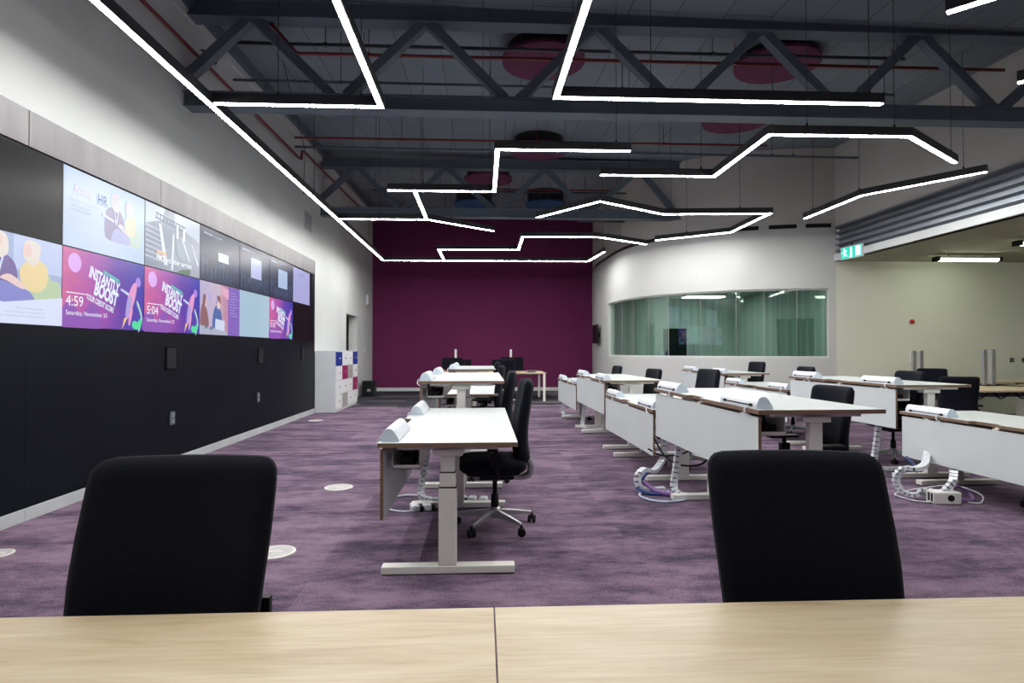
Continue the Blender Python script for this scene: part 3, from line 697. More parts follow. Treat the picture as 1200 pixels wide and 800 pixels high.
# ------------------------------------------------------------------ pipes and conduits
def pipe(name, pts, rad, m, label, cat, hang=None, group=None):
    r = empty(name, pts[0], 0, label, cat, group); o = Vector(pts[0])
    MB().tube([Vector(p)-o for p in pts], rad, 8).build('tube', m, r, smooth=True)
    if hang:
        for x, y, z in hang:
            MB().tube([Vector((x, y, z))-o, Vector((x, y, zc(x, y)+.02))-o], .006, 6).build('hanger', m, r)
            MB().lathe([(rad*1.5,-.02),(rad*1.5,.02)], c=Vector((x,y,z))-o, seg=10).build('clamp', m, r)
pipe('sprinkler_pipe', [(XL+.09,-2,4.86),(XL+.09,6.2,4.91),(XL+.09,11.5,4.98),(XL+.09,11.62,5.0),(XL+.09,11.66,5.16),(XL+.09,11.75,5.2),(XL+.09,19.4,5.44)], .022, M_red, 'long red sprinkler pipe running along the left wall', 'pipe')
hg = lambda y, z, xs: [(x, y, z) for x in xs]
pipe('sprinkler_pipe', [(-2.6,7.4,5.33),(-2.42,7.87,5.2),(7.2,7.87,5.2)], .022, M_red, 'red sprinkler pipe crossing just behind the nearest truss', 'pipe', hg(7.87,5.2,(-1.5,1,3.4,5.6)))
pipe('sprinkler_pipe', [(-3.4,10.9,5.16),(-3.1,11.07,5.22),(5.4,11.07,5.22)], .020, M_red, 'red sprinkler pipe crossing midway between the two trusses', 'pipe', hg(11.07,5.22,(-1.5,1,3.4)))
pipe('sprinkler_pipe', [(-2.6,14.9,5.35),(3.3,14.9,5.35)], .018, M_red, 'red sprinkler pipe crossing beyond the second truss', 'pipe', hg(14.9,5.35,(-1.5,1,3)))
pipe('cable_conduit', [(-3.1,7.63,5.2),(5.6,7.63,5.2)], .022, M_conduit, 'black conduit in front of the nearest red cross pipe', 'pipe', hg(7.63,5.2,(-2,.5,3,5.5)))
pipe('cable_conduit', [(-3.3,8.02,4.9),(5.75,8.05,4.9)], .020, M_steel, 'grey rail hung low behind the nearest truss', 'pipe', hg(8.04,4.9,(-1.9,-1.6,.1,1.9,4.0,5.6)))
pipe('cable_conduit', [(-3.3,10.62,4.9),(6.95,10.72,4.9)], .022, M_steel, 'grey rail hung low midway between the trusses', 'pipe', hg(10.67,4.9,(-2.3,-1.9,.4,3.2,5.3,5.7)))
pipe('cable_conduit', [(-2.6,14.0,5.05),(3.4,14.0,5.05)], .018, M_conduit, 'dark conduit seen through the second truss', 'pipe', hg(14.0,5.05,(-2.5,-1,.6,2.4)))
pipe('cable_conduit', [(2.4,15.0,4.6),(4.0,15.0,4.6)], .03, M_conduit, 'short dark rail beyond the second truss at right', 'pipe', hg(15.0,4.6,(2.6,3.4)))
pipe('hanging_cable', [(-2.85,8.6,5.45),(-2.4,8.6,5.0),(-2.4,8.62,4.9)][:1]+[(-2.83,9.6,4.5),(-2.85,9.6,3.8)], .006, M_conduit, 'thin black cable dropping beside the long left light', 'cable')

# ------------------------------------------------------------------ pendant light lines
LZ = 3.72; HH = .096; HW = .070; DW = .046
def mitre(path, wd):
    P = [Vector((x, y)) for x, y in path]; L_, R_ = [], []
    for i, p in enumerate(P):
        if i == 0: d = (P[1]-P[0]).normalized(); nn = Vector((-d.y, d.x)); k = 1
        elif i == len(P)-1: d = (P[-1]-P[-2]).normalized(); nn = Vector((-d.y, d.x)); k = 1
        else:
            a = (P[i]-P[i-1]).normalized(); c = (P[i+1]-P[i]).normalized(); na = Vector((-a.y, a.x)); nc = Vector((-c.y, c.x))
            nn = (na+nc).normalized(); k = 1/max(.35, nn.dot(na))
        L_.append(p+nn*wd/2*k); R_.append(p-nn*wd/2*k)
    return L_, R_
def strip(path, wd, z0, z1):
    L_, R_ = mitre(path, wd); n = len(path); vs = []; fs = []
    for i in range(n): vs += [(L_[i].x, L_[i].y, z0), (R_[i].x, R_[i].y, z0), (R_[i].x, R_[i].y, z1), (L_[i].x, L_[i].y, z1)]
    for i in range(n-1):
        a = 4*i
        for j in range(4): j2 = (j+1) % 4; fs.append((a+j, a+j2, a+4+j2, a+4+j))
    fs.append((0,1,2,3)); fs.append((4*n-1,4*n-2,4*n-3,4*n-4))
    return MB().add(vs, fs)
def pendant(label, path, cables):
    x0, y0 = path[0]; r = empty('pendant_light', (x0, y0, LZ), 0, label, 'light', 'linear pendant lights')
    q = [(x-x0, y-y0) for x, y in path]
    strip(q, HW, 0, HH).build('housing', M_house, r)
    L2 = Vector(q[1])-Vector(q[0]); L3 = Vector(q[-1])-Vector(q[-2]); q2 = list(q)
    a = L2.normalized()*.006; c = L3.normalized()*.006
    q2[0] = (a.x, a.y); q2[-1] = (q[-1][0]-c.x, q[-1][1]-c.y)
    strip(q2, DW, -.005, .0).build('diffuser', M_strip, r)
    for cx, cy in cables:
        MB().tube([(cx-x0, cy-y0, HH), (cx-x0, cy-y0, zc(cx, cy)-LZ)], .004, 5).build('suspension_cable', M_conduit, r)
        MB().lathe([(.014,0),(.014,.035)], c=(cx-x0, cy-y0, HH), seg=8).build('cable_grip', M_house, r)
pendant('long lit line running beside the left wall then across the purple wall', [(-2.655,-2.0),(-2.66,16.05),(2.83,15.95),(2.95,14.39)], [(-2.655,3),(-2.655,9.5),(-2.66,14),(-1,16.02),(1.5,15.98),(2.94,14.45)])
pendant('zigzag lit line branching off in front of the purple wall', [(-1.035,15.98),(-1.055,14.24),(.84,14.20),(.836,12.55),(2.46,12.52),(3.69,13.33)], [(-.6,14.23),(.3,14.2),(1.4,12.54),(3.0,12.9)])
pendant('L-shaped lit line joined to the long left line, nearest', [(-2.61,5.90),(-1.005,5.90),(-1.005,1.6)], [(-2.0,5.9),(-1.2,5.9),(-1.005,3)])
pendant('L-shaped lit line crossing in front of the nearest truss, right of centre', [(.75,1.6),(.69,5.60),(3.88,5.595)], [(.7,4.6),(1.6,5.6),(3.75,5.6)])
pendant('Z-shaped lit line hanging between the two trusses', [(-1.43,8.99),(.17,8.99),(.17,7.09),(1.77,7.07)], [(-.9,8.99),(.1,8.99),(1.6,7.08)])
pendant('short lit bar linking the Z-shaped line to the line behind it', [(-1.028,8.95),(-1.032,10.93)], [(-1.03,9.9)])
pendant('lit line leaving the long left line and bending towards the middle', [(-2.62,11.02),(-1.032,10.97),(.21,11.98)], [(-1.9,11),(-.6,11.3)])
pendant('lit line stepping back then forward, right of centre', [(1.595,8.06),(3.176,8.06),(3.18,6.455),(4.78,6.44),(6.03,7.32)], [(2.0,8.06),(3.0,8.06),(3.6,6.45),(4.6,6.44),(5.9,7.23)])
pendant('folded lit line with five bends before the curved wall', [(.97,10.73),(1.88,9.50),(3.17,10.35),(5.02,10.19),(5.03,11.86),(3.75,12.82)], [(1.4,10.15),(3.3,10.34),(4.5,10.24),(4.3,12.4)])
pendant('bent lit line in front of the grey louvres', [(5.845,10.56),(5.855,8.94),(6.75,7.655)], [(5.85,10.3),(5.855,9.0),(6.6,7.87)])
pendant('lit line end at the top right corner of the view', [(3.28,4.05),(5.2,2.1)], [(3.9,3.42),(4.8,2.5)])
pendant('lit line end at the right edge of the view', [(4.775,5.09),(6.3,3.6)], [(5.2,4.67),(6.0,3.9)])
# unseen fill lights added behind the camera, built like the visible fittings
pendant('added fill light line behind the camera on the left', [(-2.655,-2.2),(-2.655,-3.8)][::-1], [(-2.655,-3)])
pendant('added fill light line behind the camera on the right', [(3.2,-2.4),(6.2,.6)], [(4,-1.6),(5.5,-.1)])

# fluorescent fittings under the low ceiling
def fluo(x, y, rz, L_, label):
    r = empty('ceiling_fluorescent', (x, y, 3.03), rz, label, 'light', None)
    MB().prism([(-.07,.05),(.07,.05),(.045,.085),(-.045,.085)], 'x', -L_/2, L_/2).build('housing', M_beam, r)
    MB().prism([(.06*math.cos(a), .048+.052*math.sin(a)) for a in [PI*.93+PI*1.14*k/8 for k in range(9)]], 'x', -L_/2+.03, L_/2-.03).build('tube_cover', M_tube, r)
    for s in (-1, 1): MB().box(s*L_/2-.03, s*L_/2+.03, -.075, .075, -.005, .08).build('end_cap', M_black, r)
    for s in (-.3, .3): MB().tube([(s*L_,0,.085),(s*L_,0,.14)], .008, 6).build('hanger', M_conduit, r)
fluo(9.28, 11.0, 0, 1.24, 'fluorescent batten under the low ceiling, farther one near the olive wall')
fluo(9.32, 9.3, 0, 1.24, 'fluorescent batten under the low ceiling at the right edge')
fluo(9.3, 7.0, 0, 1.24, 'added fluorescent batten under the low ceiling, unseen beyond the right edge'); fluo(9.3, 4.5, 0, 1.24, 'added fluorescent batten under the low ceiling, unseen beside the camera')  # unseen battens added out of frame; they help light the foreground
fluo(11.6, 9.3, 0, 1.24, 'added fluorescent batten, unseen by the far right wall')  # another added batten outside the view
# exit sign hanging from the beam
r = empty('exit_sign', (XR-.09, 11.32, 3.12), .12, 'green illuminated running-man exit sign under the pale beam', 'sign')
EG = mat('exit_green', (0,.3,.2), .3, emit=(.02,.55,.42), strength=1.0); EW = mat('exit_white', (.8,.9,.9), .3, emit=(.65,1,.95), strength=1.0)
MB().box(-.02, .02, -.29, .29, .005, .25).build('case', M_plastic, r, bevel=.004)
MB().box(-.026, -.02, -.27, .27, .02, .235).build('green_face', EG, r)
MB().tube([(0,.0,.25),(0,.0,.31)], .012, 6).build('bracket', M_black, r)
def esign(polys): 
    b = MB()
    for pts in polys: b.add([(-.028, y, z) for y, z in pts], [tuple(range(len(pts)))])
    b.build('pictogram', EW, r)
esign([[(.07+.022*math.cos(a)-.22+.33, .20+.020*math.sin(a)) for a in [2*PI*k/14 for k in range(14)]],
       [(.15,.17),(.20,.18),(.19,.12),(.215,.06),(.195,.05),(.165,.10),(.12,.05),(.10,.065),(.14,.12)], [(.10,.16),(.15,.185),(.155,.17),(.105,.145)], [(.20,.17),(.25,.14),(.245,.125),(.20,.15)],
       [(-.03,.03),(.05,.03),(.05,.05),(.02,.05),(.02,.22),(-.03,.22)],
       [(-.25,.04),(-.12,.04),(-.12,.22),(-.25,.22)]])
# fittings on the annex wall
r = empty('fire_alarm', (8.90, 12.0, 1.92), 0, 'small red fire alarm point on the pale wall', 'alarm'); MB().lathe([(.05,0),(.05,-.03),(.03,-.05)], axis='y', seg=16).build('cap', M_redpl, r); MB().box(-.055,.055,-.012,0,-.055,.055).build('base', M_plastic, r)
r = empty('wall_handset', (8.90, 12.0, 1.17), 0, 'white wall handset on the pale olive wall', 'phone'); MB().box(-.05,.05,-.03,0,-.12,.14).build('body', M_plastic, r, bevel=.008); MB().box(-.022,.022,-.036,-.03,.05,.09).build('screen', M_black, r); MB().box(-.03,.03,-.045,-.03,-.10,-.06).build('grip', M_lockw, r)
for k, x in enumerate((11.07, 11.33)):
    r = empty('wall_socket', (x, 12.0, 1.12), 0, ('dark green wall switch left of its twin, at the right edge', 'dark green wall switch cut by the right edge')[k], 'switch'); MB().box(-.04,.04,-.012,0,-.045,.045).build('plate', M_boxg, r); MB().box(-.015,.015,-.018,-.012,-.02,.02).build('rocker', M_lockg, r)

# ------------------------------------------------------------------ office chair
def make_chair(recline, label, cat, ztop=1.10, swivel=0):
    r = empty('office_chair', (0,0,0), 0, label, cat)
    zb, zt = .50, ztop; hz = (zt-zb)/2; rc = math.tan(recline)
    def back(x, y, z):
        t = (z+hz)/(2*hz)                      # 0 bottom .. 1 top
        wfac = .975-max(0, .62-t)*.15-(max(0, .3-t))**2*.9
        yy = y*(1.15-.35*t) - .235 - rc*(z+hz) + .055*math.sin(t*PI*.9)*(1-t)*1.2 - .05*(x/.25)**2*(-1)
        return (x*wfac, yy, z+zb+hz)
    MB().rbox(.236, .038, hz, .036, .045, 12, back).build('backrest', M_fabric, r, smooth=True)
    def seat(x, y, z): return (x*(1-.06*max(0, -z/.25)), -z*1.0+.02, .485+y-.03*max(0, (-z-.12))*1.0)
    MB().rbox(.25, .045, .245, .04, .08, 10, seat).build('seat', M_fabric, r, smooth=True)
    MB().rbox(.21, .02, .20, .02, .05, 6, lambda x, y, z: (x, -z+.02, .430+y)).build('seat_shell', M_black, r, smooth=True)
    MB().box(-.09, .09, -.14, .12, .365, .415).build('tilt_mechanism', M_black, r, bevel=.015)
    MB().tube([(0,0,.13),(0,0,.25)], .030, 14).tube([(0,0,.25),(0,0,.37)], .018, 14).build('gas_column', M_black, r, smooth=True)
    yb = -.265 - rc*.12
    b = MB(); b.tube(smooth_path([(0,-.10,.385),(0,-.20,.372),(0,-.262,.395),(0,-.272,.455),(0,-.245,.53)]), [.030]*3+[.026]*22, 10)
    b.build('back_support', M_alu, r, smooth=True)
    for s in (-1, 1):
        a = MB().box(s*.275-.04, s*.275+.04, -.10, .15, .645, .672).build('armrest', M_black, r, bevel=.010)
        MB().tube(smooth_path([(s*.15,-.0,.405),(s*.25,.0,.41),(s*.278,.0,.46),(s*.278,.01,.645)]), .017, 8).box(s*.278-.022, s*.278+.022, -.03, .045, .50, .60).build('armrest_post', M_black, a)
    b = MB(); b.lathe([(.035,.07),(.045,.09),(.045,.14),(.032,.155)], seg=16)
    for k in range(5):
        a = 2*PI*k/5+swivel; d = Vector((math.cos(a), math.sin(a), 0)); n_ = Vector((-d.y, d.x, 0))
        vs = []
        for t, wd, z0, z1 in ((.03,.024,.085,.135),(.17,.020,.078,.115),(.30,.014,.07,.092)):
            p_ = d*t
            for sx, zz in ((-1,z0),(1,z0),(.7,z1),(-.7,z1)): q = p_+n_*wd*sx; vs.append((q.x, q.y, zz))
        fs = []
        for i in (0, 4):
            for j in range(4): j2 = (j+1) % 4; fs.append((i+j, i+j2, i+4+j2, i+4+j))
        fs += [(3,2,1,0),(8,9,10,11)]
        b.add(vs, fs)
    bs = b.build('star_base', M_alu, r, bevel=.004)
    for k in range(5):
        a = 2*PI*k/5+swivel; d = Vector((math.cos(a), math.sin(a), 0)); ang = a+.9
        c = MB(); e = Vector((-math.sin(ang), math.cos(ang), 0)); 
        ce = d*.305
        for s in (-1, 1):
            pts = [ce+e*(s*.009), ce+e*(s*.026)]
            c.tube([Vector((p.x, p.y, .029)) for p in pts], .029, 14)
        c.tube([(ce.x, ce.y, .03), (ce.x, ce.y, .08)], .010, 8)
        c.build('castor', M_black, r, smooth=False)
    return r
def put(ch, x, y, rz, label=None, group=None):
    ch.location = (x, y, 0); ch.rotation_euler = (0,0,rz)
    if label: ch['label'] = label
    if group: ch['group'] = group
    return ch
G_CH = 'black office chairs'
up_chair = make_chair(math.radians(3), '', 'chair', 1.11)
lean = make_chair(math.radians(12), '', 'chair', 1.052, .3)
# chair faces local +Y.  facing -X : rz = +90deg
FL = PI/2
put(up_chair, .09, 4.52, FL+.03, 'black office chair on chrome star base at the nearest left-hand desk')
used = [up_chair]
put(lean, -.757, 1.275, PI+.02, 'large black chair back in the left foreground, tucked under the oak table')
def clone(src, *a): 
    c = copy_tree(src); put(c, *a); used.append(c); c.scale[2] = {4.55: .945, 7.9: .88, 10.22: .90, 7.0: .97, 9.01: .94, 11.21: .93, 9.3: .96}.get(a[1], 1); return c
clone(lean, .812, 1.275, PI-.08, 'large black chair back in the right foreground, tucked under the oak table')
for x, y, rz, lb in (
    (.06, 6.25, FL, 'black office chair directly behind the nearest left-row chair'),
    (.02, 8.35, FL-.05, 'black office chair beside the raised left-row desk, half hidden'),
    (.02, 10.9, FL, 'farthest black chair of the left row, beyond the raised desk'),
    (2.52, 4.55, FL+.1, 'black chair beyond the raised desk behind the right foreground chair'),
    (2.38, 6.75, FL+.15, 'black chair at the second desk of the middle row'),
    (2.40, 9.01, FL+.2, 'black chair at the third desk of the middle row'),
    (2.32, 11.21, FL+.1, 'black chair at the last desk of the middle row'),
    (4.95, 7.0, FL+.05, 'black chair whose seat shows under the raised right-row desk'),
    (4.86, 4.75, FL, 'black chair under the nearest right-row desk, castor showing at the right edge'),
    (4.93, 9.3, FL+.05, 'black chair at the third desk of the right row'),
    (4.95, 11.0, FL+.2, 'black chair at the last desk of the right row by the curved wall'),
    (6.44, 7.9, -.35, 'black chair with its back turned, before the oak bench at right'),
    (7.98, 10.22, 2.6, 'black chair beyond the oak bench, just above the one with its back turned'),
    (.55, 14.9, .1, 'black chair tucked at the far bench before the purple wall'),
    ):
    clone(up_chair, x, y, rz, lb)
up_chair['group'] = G_CH
for c in used+[lean]: c['group'] = G_CH
# grey side levers with a loop tag on the left foreground chair
MB().box(-.232,-.204,-.262,-.242,.665,.715).build('side_tag', M_black, lean)

# ------------------------------------------------------------------ sit-stand desks
LD = 2.11; DWD = .82
def desk(x, y, T, th, near_in, far_in, label, spine=1.78, loop=0):
    r = empty('sit_stand_desk', (x, y, 0), th, label, 'desk', 'white sit-stand desks')
    tt = .027
    out = [(0,0),(DWD,0),(DWD,LD),(0,LD),(0,1.26),(.055,1.24),(.055,.98),(0,.96)]
    MB().prism(out, 'z', T-tt, T, side=1, cap0=0, cap1=0).build('tabletop', [M_desk, M_edge], r)
    b = MB(); b.box(.012, .032, .03, LD-.02, T-.455, T-.048, sides=[1,1,1,0,1,0]); b.build('modesty_panel', [M_panel, M_edge], r)
    b = MB()
    for yy in (.25, 1.0, 1.75): MB().box(.032, .06, yy-.02, yy+.02, T-.10, T-tt).box(.012, .032, yy-.025, yy+.025, T-.05, T-.036).build('panel_bracket', M_leg, r)
    # cable tray
    b = MB(); b.box(.07, .235, .12, LD-.12, T-.175, T-.169); b.box(.07, .074, .12, LD-.12, T-.175, T-.09); b.box(.231, .235, .12, LD-.12, T-.175, T-.05)
    for yy in (.12, LD-.126): b.box(.07, .235, yy, yy+.005, T-.175, T-.15)
    b.build('cable_tray', M_leg, r)
    b = MB(); b.box(.11,.19,.16,.40,T-.168,T-.11).box(.10,.17,.9,1.2,T-.168,T-.125)
    b.tube(smooth_path([(.10,.14,T-.05),(.14,.2,T-.09),(.2,.35,T-.13),(.15,.6,T-.15),(.17,1.1,T-.14),(.12,1.7,T-.15)]), .006, 6)
    b.build('power_strip', M_black, r)
    MB().box(.40, .46, .10, LD-.10, T-.075, T-tt-.002).build('crossbeam', M_leg, r)
    for yy in (near_in+.04, LD-far_in-.04):
        lg = empty('leg', (0,0,0)); lg.parent = r
        MB().box(.015, .805, yy-.04, yy+.04, .006, .05).build('foot', M_leg, lg, bevel=.004)
        cx = .405; zA = .05; H = T-tt-zA
        # three telescoping stages
        z1 = .05+max(.30, min(.46, H*.68)); z2 = (z1+(T-.10))/2
        MB().box(cx-.054, cx+.054, yy-.035, yy+.035, .05, z1).build('column', M_leg, lg, bevel=.006)
        MB().box(cx-.048, cx+.048, yy-.031, yy+.031, z1+.004, z2).box(cx-.042, cx+.042, yy-.027, yy+.027, z2+.004, T-.085).build('inner_column', M_leg, lg, bevel=.004)
        MB().box(cx-.052, cx+.052, yy-.034, yy+.034, z1-.002, z1+.005).box(cx-.046, cx+.046, yy-.030, yy+.030, z2-.002, z2+.005).build('column_seal', M_black, lg)
        MB().box(cx-.09, cx+.09, yy-.04, yy+.05, T-.085, T-tt-.022).box(cx-.3, cx+.3, yy-.022, yy+.022, T-tt-.024, T-tt-.001).build('bracket', M_leg, lg, bevel=.002)
    # segmented cable spine
    if spine is not None:
        if loop == 2:
            pts = [(.15,1.9,T-.17),(.12,1.86,.42),(-.02,1.72,.31),(-.22,1.50,.27)]
            for k in range(8):
                a = math.radians(75+k*36); pts.append((-.45+.12*math.cos(a)*.8, 1.36-.12*math.cos(a)*.6, .155+.12*math.sin(a)))
            pts += [(-.28,1.22,.09),(-.2,1.2,.18),(-.1,1.3,.25)]
        elif loop:
            pts = [(.15,spine,T-.17),(.15,spine,T*.45),(.10,spine-.08,.24),(-.02,spine-.2,.17),(-.14,spine-.30,.21),(-.22,spine-.36,.15),(-.20,spine-.38,.05),(-.08,spine-.36,.035),(.08,spine-.34,.035)]
        else:
            pts = [(.13,spine,T-.17),(.12,spine,T*.5),(.09,spine+.01,.22),(.07,spine+.0,.09),(.12,spine-.05,.035),(.30,spine-.08,.032),(.48,spine-.02,.032)]
        path = smooth_path(pts, 10); 
        # resample
        out_, acc, last = [path[0]], 0, path[0]
        for q in path[1:]:
            acc += (q-last).length; last = q
            if acc > .036: out_.append(q.copy()); acc = 0
        b = MB()
        for a_, c_ in zip(out_[:-1], out_[1:]):
            d = (c_-a_); m1 = a_+d*.1; m2 = a_+d*.88
            b.bar(m1, m2, .060, .034, up=(0,1,.2) if abs(d.normalized().z) > .6 else (0,0,1))
        sp = b.build('cable_spine', M_plastic, r)
        MB().tube(out_, .013, 6).build('spine_core', M_black, sp)
    return r
TH1 = .02; 
def R1(y): return 1.765-.02*y
def R2(y): return 4.37-.017*y
desks = [
 (-.615, 3.52, .787, 0, .05, .50, 'nearest left-row desk, low white top with chair at its right', 1.78, False),
 (-.615, 5.72, 1.035, 0, .05, .10, 'raised left-row desk behind the nearest one', 1.78, False),
 (-.615, 8.05, .737, 0, .05, .30, 'low left-row desk seen under the raised one', 1.78, False),
 (-.60, 10.4, 1.0, 0, .05, .30, 'farthest left-row desk, raised, before the purple wall', 1.78, False),
 (R1(3.6), 3.6, .960, TH1, .05, .42, 'raised desk behind the right foreground chair, nearest of the middle row', 1.75, False),
 (R1(5.75), 5.75, .748, TH1, .25, .42, 'low second desk of the middle row with blue cables by it', .12, True),
 (R1(7.9), 7.9, .925, TH1, .05, .42, 'raised third desk of the middle row', 1.9, False),
 (R1(10.05), 10.05, .760, TH1, .05, .42, 'low last desk of the middle row', 1.9, False),
 (R2(3.85), 3.83, .703, .017, .05, .20, 'low desk cut by the right edge, nearest of the right row', 1.88, 2),
 (R2(6.0), 5.98, .968, .017, .02, .30, 'raised second desk of the right row', .45, False),
 (R2(8.15), 8.13, .775, .017, .05, .30, 'low third desk of the right row, half hidden by the middle row', None, False),
 (R2(10.2), 10.22, .925, .017, .05, .30, 'raised last desk of the right row by the curved wall', None, False)]
def power_box(x, y, z, th, label):
    r = empty('desk_power_box', (x, y, z), th, label, 'power unit', 'white power boxes on the desks')
    L_ = .54
    prof = [(.0,.0),(.106,0),(.107,.012),(.076,.060),(.066,.070),(.052,.076),(.034,.076),(.019,.068),(.005,.042),(0,.025)]
    MB().prism(prof, 'y', .014, L_-.014).build('housing', M_plastic, r, smooth=False)
    for y0 in (0, L_-.014): MB().prism(prof, 'y', y0, y0+.014).build('end_cap', M_cap, r)
    MB().box(-.004, .006, .05, L_-.05, .018, .024).box(-.006, .004, .06, .09, .012, .030).box(-.006, .004, L_-.09, L_-.06, .012, .030).build('slot', M_black, r)
    MB().tube(smooth_path([(.0,.10,.012),(-.028,.10,.004),(-.034,.09,-.03),(-.014,.07,-.048),(.02,.06,-.06)]), .005, 6).build('cable', M_plastic, r)
    return r
which = ['nearest left-row desk', 'raised left-row desk', 'low left-row desk under the raised one', 'farthest left-row desk', 'raised nearest desk of the middle row', 'low second desk of the middle row',
         'raised third desk of the middle row', 'last desk of the middle row', 'low nearest desk of the right row', 'raised second desk of the right row', 'third desk of the right row', 'last desk of the right row']
for d, wh in zip(desks, which):
    desk(*d[:4], near_in=d[4], far_in=d[5], label=d[6], spine=d[7], loop=d[8])
    x, y, T, th = d[:4]
    for q, e in ((.05, 'near end'), (1.50, 'far end')):
        ox = x + .012*math.cos(th) - q*math.sin(th); oy = y + q*math.cos(th) + .012*math.sin(th)
        power_box(ox, oy, T+.001, th, 'white power box on the %s of the %s' % (e, wh))

# loose cables and boxes on the floor
def cable(name, pts, rad, m, label, n=8):
    o = MB().tube(smooth_path(pts, n), rad, 7).build(name, m, None, smooth=True); return tag(o, label, 'cable')
cable('floor_cable', [(-.50,5.1,.01),(-.62,4.95,.008),(-.80,5.05,.008),(-.86,5.3,.008),(-.7,5.5,.01),(-.5,5.4,.01),(-.62,5.2,.008),(-.52,5.1,.01)], .007, M_plastic, 'white cable coiled on the carpet under the nearest left-row desk')
r = empty('plug_adapter', (-.50,5.02,0), .3, 'white plug adapters with black straps on the carpet under the left row', 'adapter')
MB().box(-.10,-.03,-.05,.06,0,.05).box(.0,.07,-.05,.06,0,.05).build('body', M_plastic, r, bevel=.012); MB().box(-.028,-.004,-.06,.05,0,.045).box(.072,.09,-.06,.05,0,.045).build('strap', M_black, r)
r = empty('plug_adapter', (-.05,5.25,0), -.2, 'white plug adapters beside the chrome chair base', 'adapter')
MB().box(-.08,-.01,-.05,.05,0,.05).box(.02,.09,-.05,.05,0,.05).build('body', M_plastic, r, bevel=.012); MB().box(-.11,-.085,-.05,.05,0,.04).build('strap', M_black, r)
cable('floor_cable', [(1.60,5.72,.16),(1.52,5.60,.13),(1.47,5.55,.10),(1.43,5.50,.06),(1.5,5.42,.02),(1.62,5.40,.015),(1.72,5.35,.01)], .014, M_blue, 'blue cable bundle between the first two middle-row desks')
cable('floor_cable', [(1.47,5.5,.02),(1.42,5.35,.012),(1.5,5.18,.010),(1.65,5.15,.010),(1.8,5.25,.010),(1.7,5.45,.03)], .010, E_('pale_blue_cable', (.1,.15,.3), .3) if False else mat('pale_blue_cable', (.45,.52,.70), .5), 'pale blue cable looped on the carpet near the blue bundle')
cable('floor_cable', [(1.50,5.55,.10),(1.58,5.45,.04),(1.70,5.35,.025),(1.85,5.30,.02)], .022, M_violet, 'violet cable bundle beside the blue bundle')
cable('hanging_cable', [(1.62,5.62,.50),(1.70,5.52,.34),(1.80,5.4,.28),(1.95,5.3,.30),(2.02,5.25,.40),(2.0,5.2,.52)], .009, M_black, 'black cable looping under the raised middle-row desk')
cable('hanging_cable', [(1.62,5.82,.36),(1.75,5.78,.30),(1.95,5.72,.33),(2.1,5.7,.45)], .009, M_black, 'black cable sagging under the second middle-row desk')
r = empty('floor_power_box', (4.0,5.03,0), -.12, 'white boxy power adapter on the carpet at the right', 'adapter')
MB().box(-.11,.12,-.06,.06,0,.105).build('body', M_leg, r, bevel=.01); MB().box(-.114,-.108,-.04,-.02,.02,.09).box(-.114,-.108,.0,.02,.02,.09).build('slots', M_black, r); MB().lathe([(.028,0),(.028,-.004)], c=(.03,-.06,.055), axis='y', seg=14).build('socket', M_black, r)
cable('floor_cable', [(4.10,5.08,.05),(4.18,5.15,.09),(4.28,5.2,.10),(4.36,5.18,.05),(4.30,5.06,.02),(4.22,5.02,.02),(4.13,5.03,.03)], .014, M_violet, 'violet cable beside the white power adapter')
cable('floor_cable', [(3.92,5.0,.02),(3.80,5.06,.01),(3.76,5.3,.01),(4.0,5.45,.01),(4.25,5.25,.10),(4.38,5.08,.06),(4.30,4.98,.012),(4.2,5.0,.01)], .006, M_plastic, 'white cable looping round the violet one')
cable('hanging_cable', [(4.05,5.55,.30),(4.06,5.45,.24),(4.04,5.4,.20)], .020, mat('navy_cable', (.006,.02,.09), .5), 'dark blue cable bunch under the nearest right-row desk')
cable('floor_cable', [(2.45,5.6,.01),(2.65,5.5,.01),(2.8,5.62,.012),(3.0,5.5,.01),(3.15,5.65,.01)], .012, M_violet, 'violet cable on the carpet beyond the right foreground chair')

# round floor boxes
for k, (x, y, rr) in enumerate(((-1.394, 5.88, .135), (-1.37, 4.02, .135), (-3.17, 4.07, .10), (-3.2+.05, 11.45, .13))):
    r = empty('floor_box', (x, y, 0), 0, 'round grey floor outlet, ' + ('in the aisle between the video wall and the nearest desk', 'half hidden by the left foreground chair', 'small one at the left edge', 'by the skirting near the lockers')[k], 'floor outlet', None)
    MB().lathe([(rr,0),(rr,.004),(rr*.9,.007),(rr*.86,.004)], seg=36).build('rim', M_ring, r); MB().lathe([(rr*.85,.0),(rr*.85,.0045)], seg=32).build('lid', M_stone, r)
    MB().box(-.05,.05,-.012,.012,.0045,.007).build('handle', M_ring, r)

# ------------------------------------------------------------------ lockers
LX = -3.13; LY0, LY1, LT = 12.87, 15.0, 1.315
r = empty('locker_bank', (XL+.022, LY0, 0), 0, 'pale grey locker bank with blue, magenta and taupe doors against the left wall', 'lockers')
MB().box(0, LX-XL-.02, 0, LY1-LY0, .0, LT, sides=[0]*6).build('carcass', M_lock, r, bevel=.003)
colr = {(0,3):M_lockb,(3,3):M_lockb,(1,2):M_lockp,(2,2):M_lockg,(3,1):M_lockp,(1,0):M_lockg}
dw = (LY1-LY0)/4; dh = (LT-.08)/4
for c in range(4):
    for q in range(4):
        x0 = LX-XL-.02
        d = MB().box(x0, x0+.018, c*dw+.006, (c+1)*dw-.006, .06+q*dh+.005, .06+(q+1)*dh-.005).build('door', colr.get((c,q), M_lockw), r)
        MB().lathe([(.022,0),(.022,.012)], c=(x0+.018, c*dw+dw*.55, .06+q*dh+dh*.52), axis='x', seg=10).build('lock', M_lockg if (c,q) not in ((0,3),) else M_white, d)
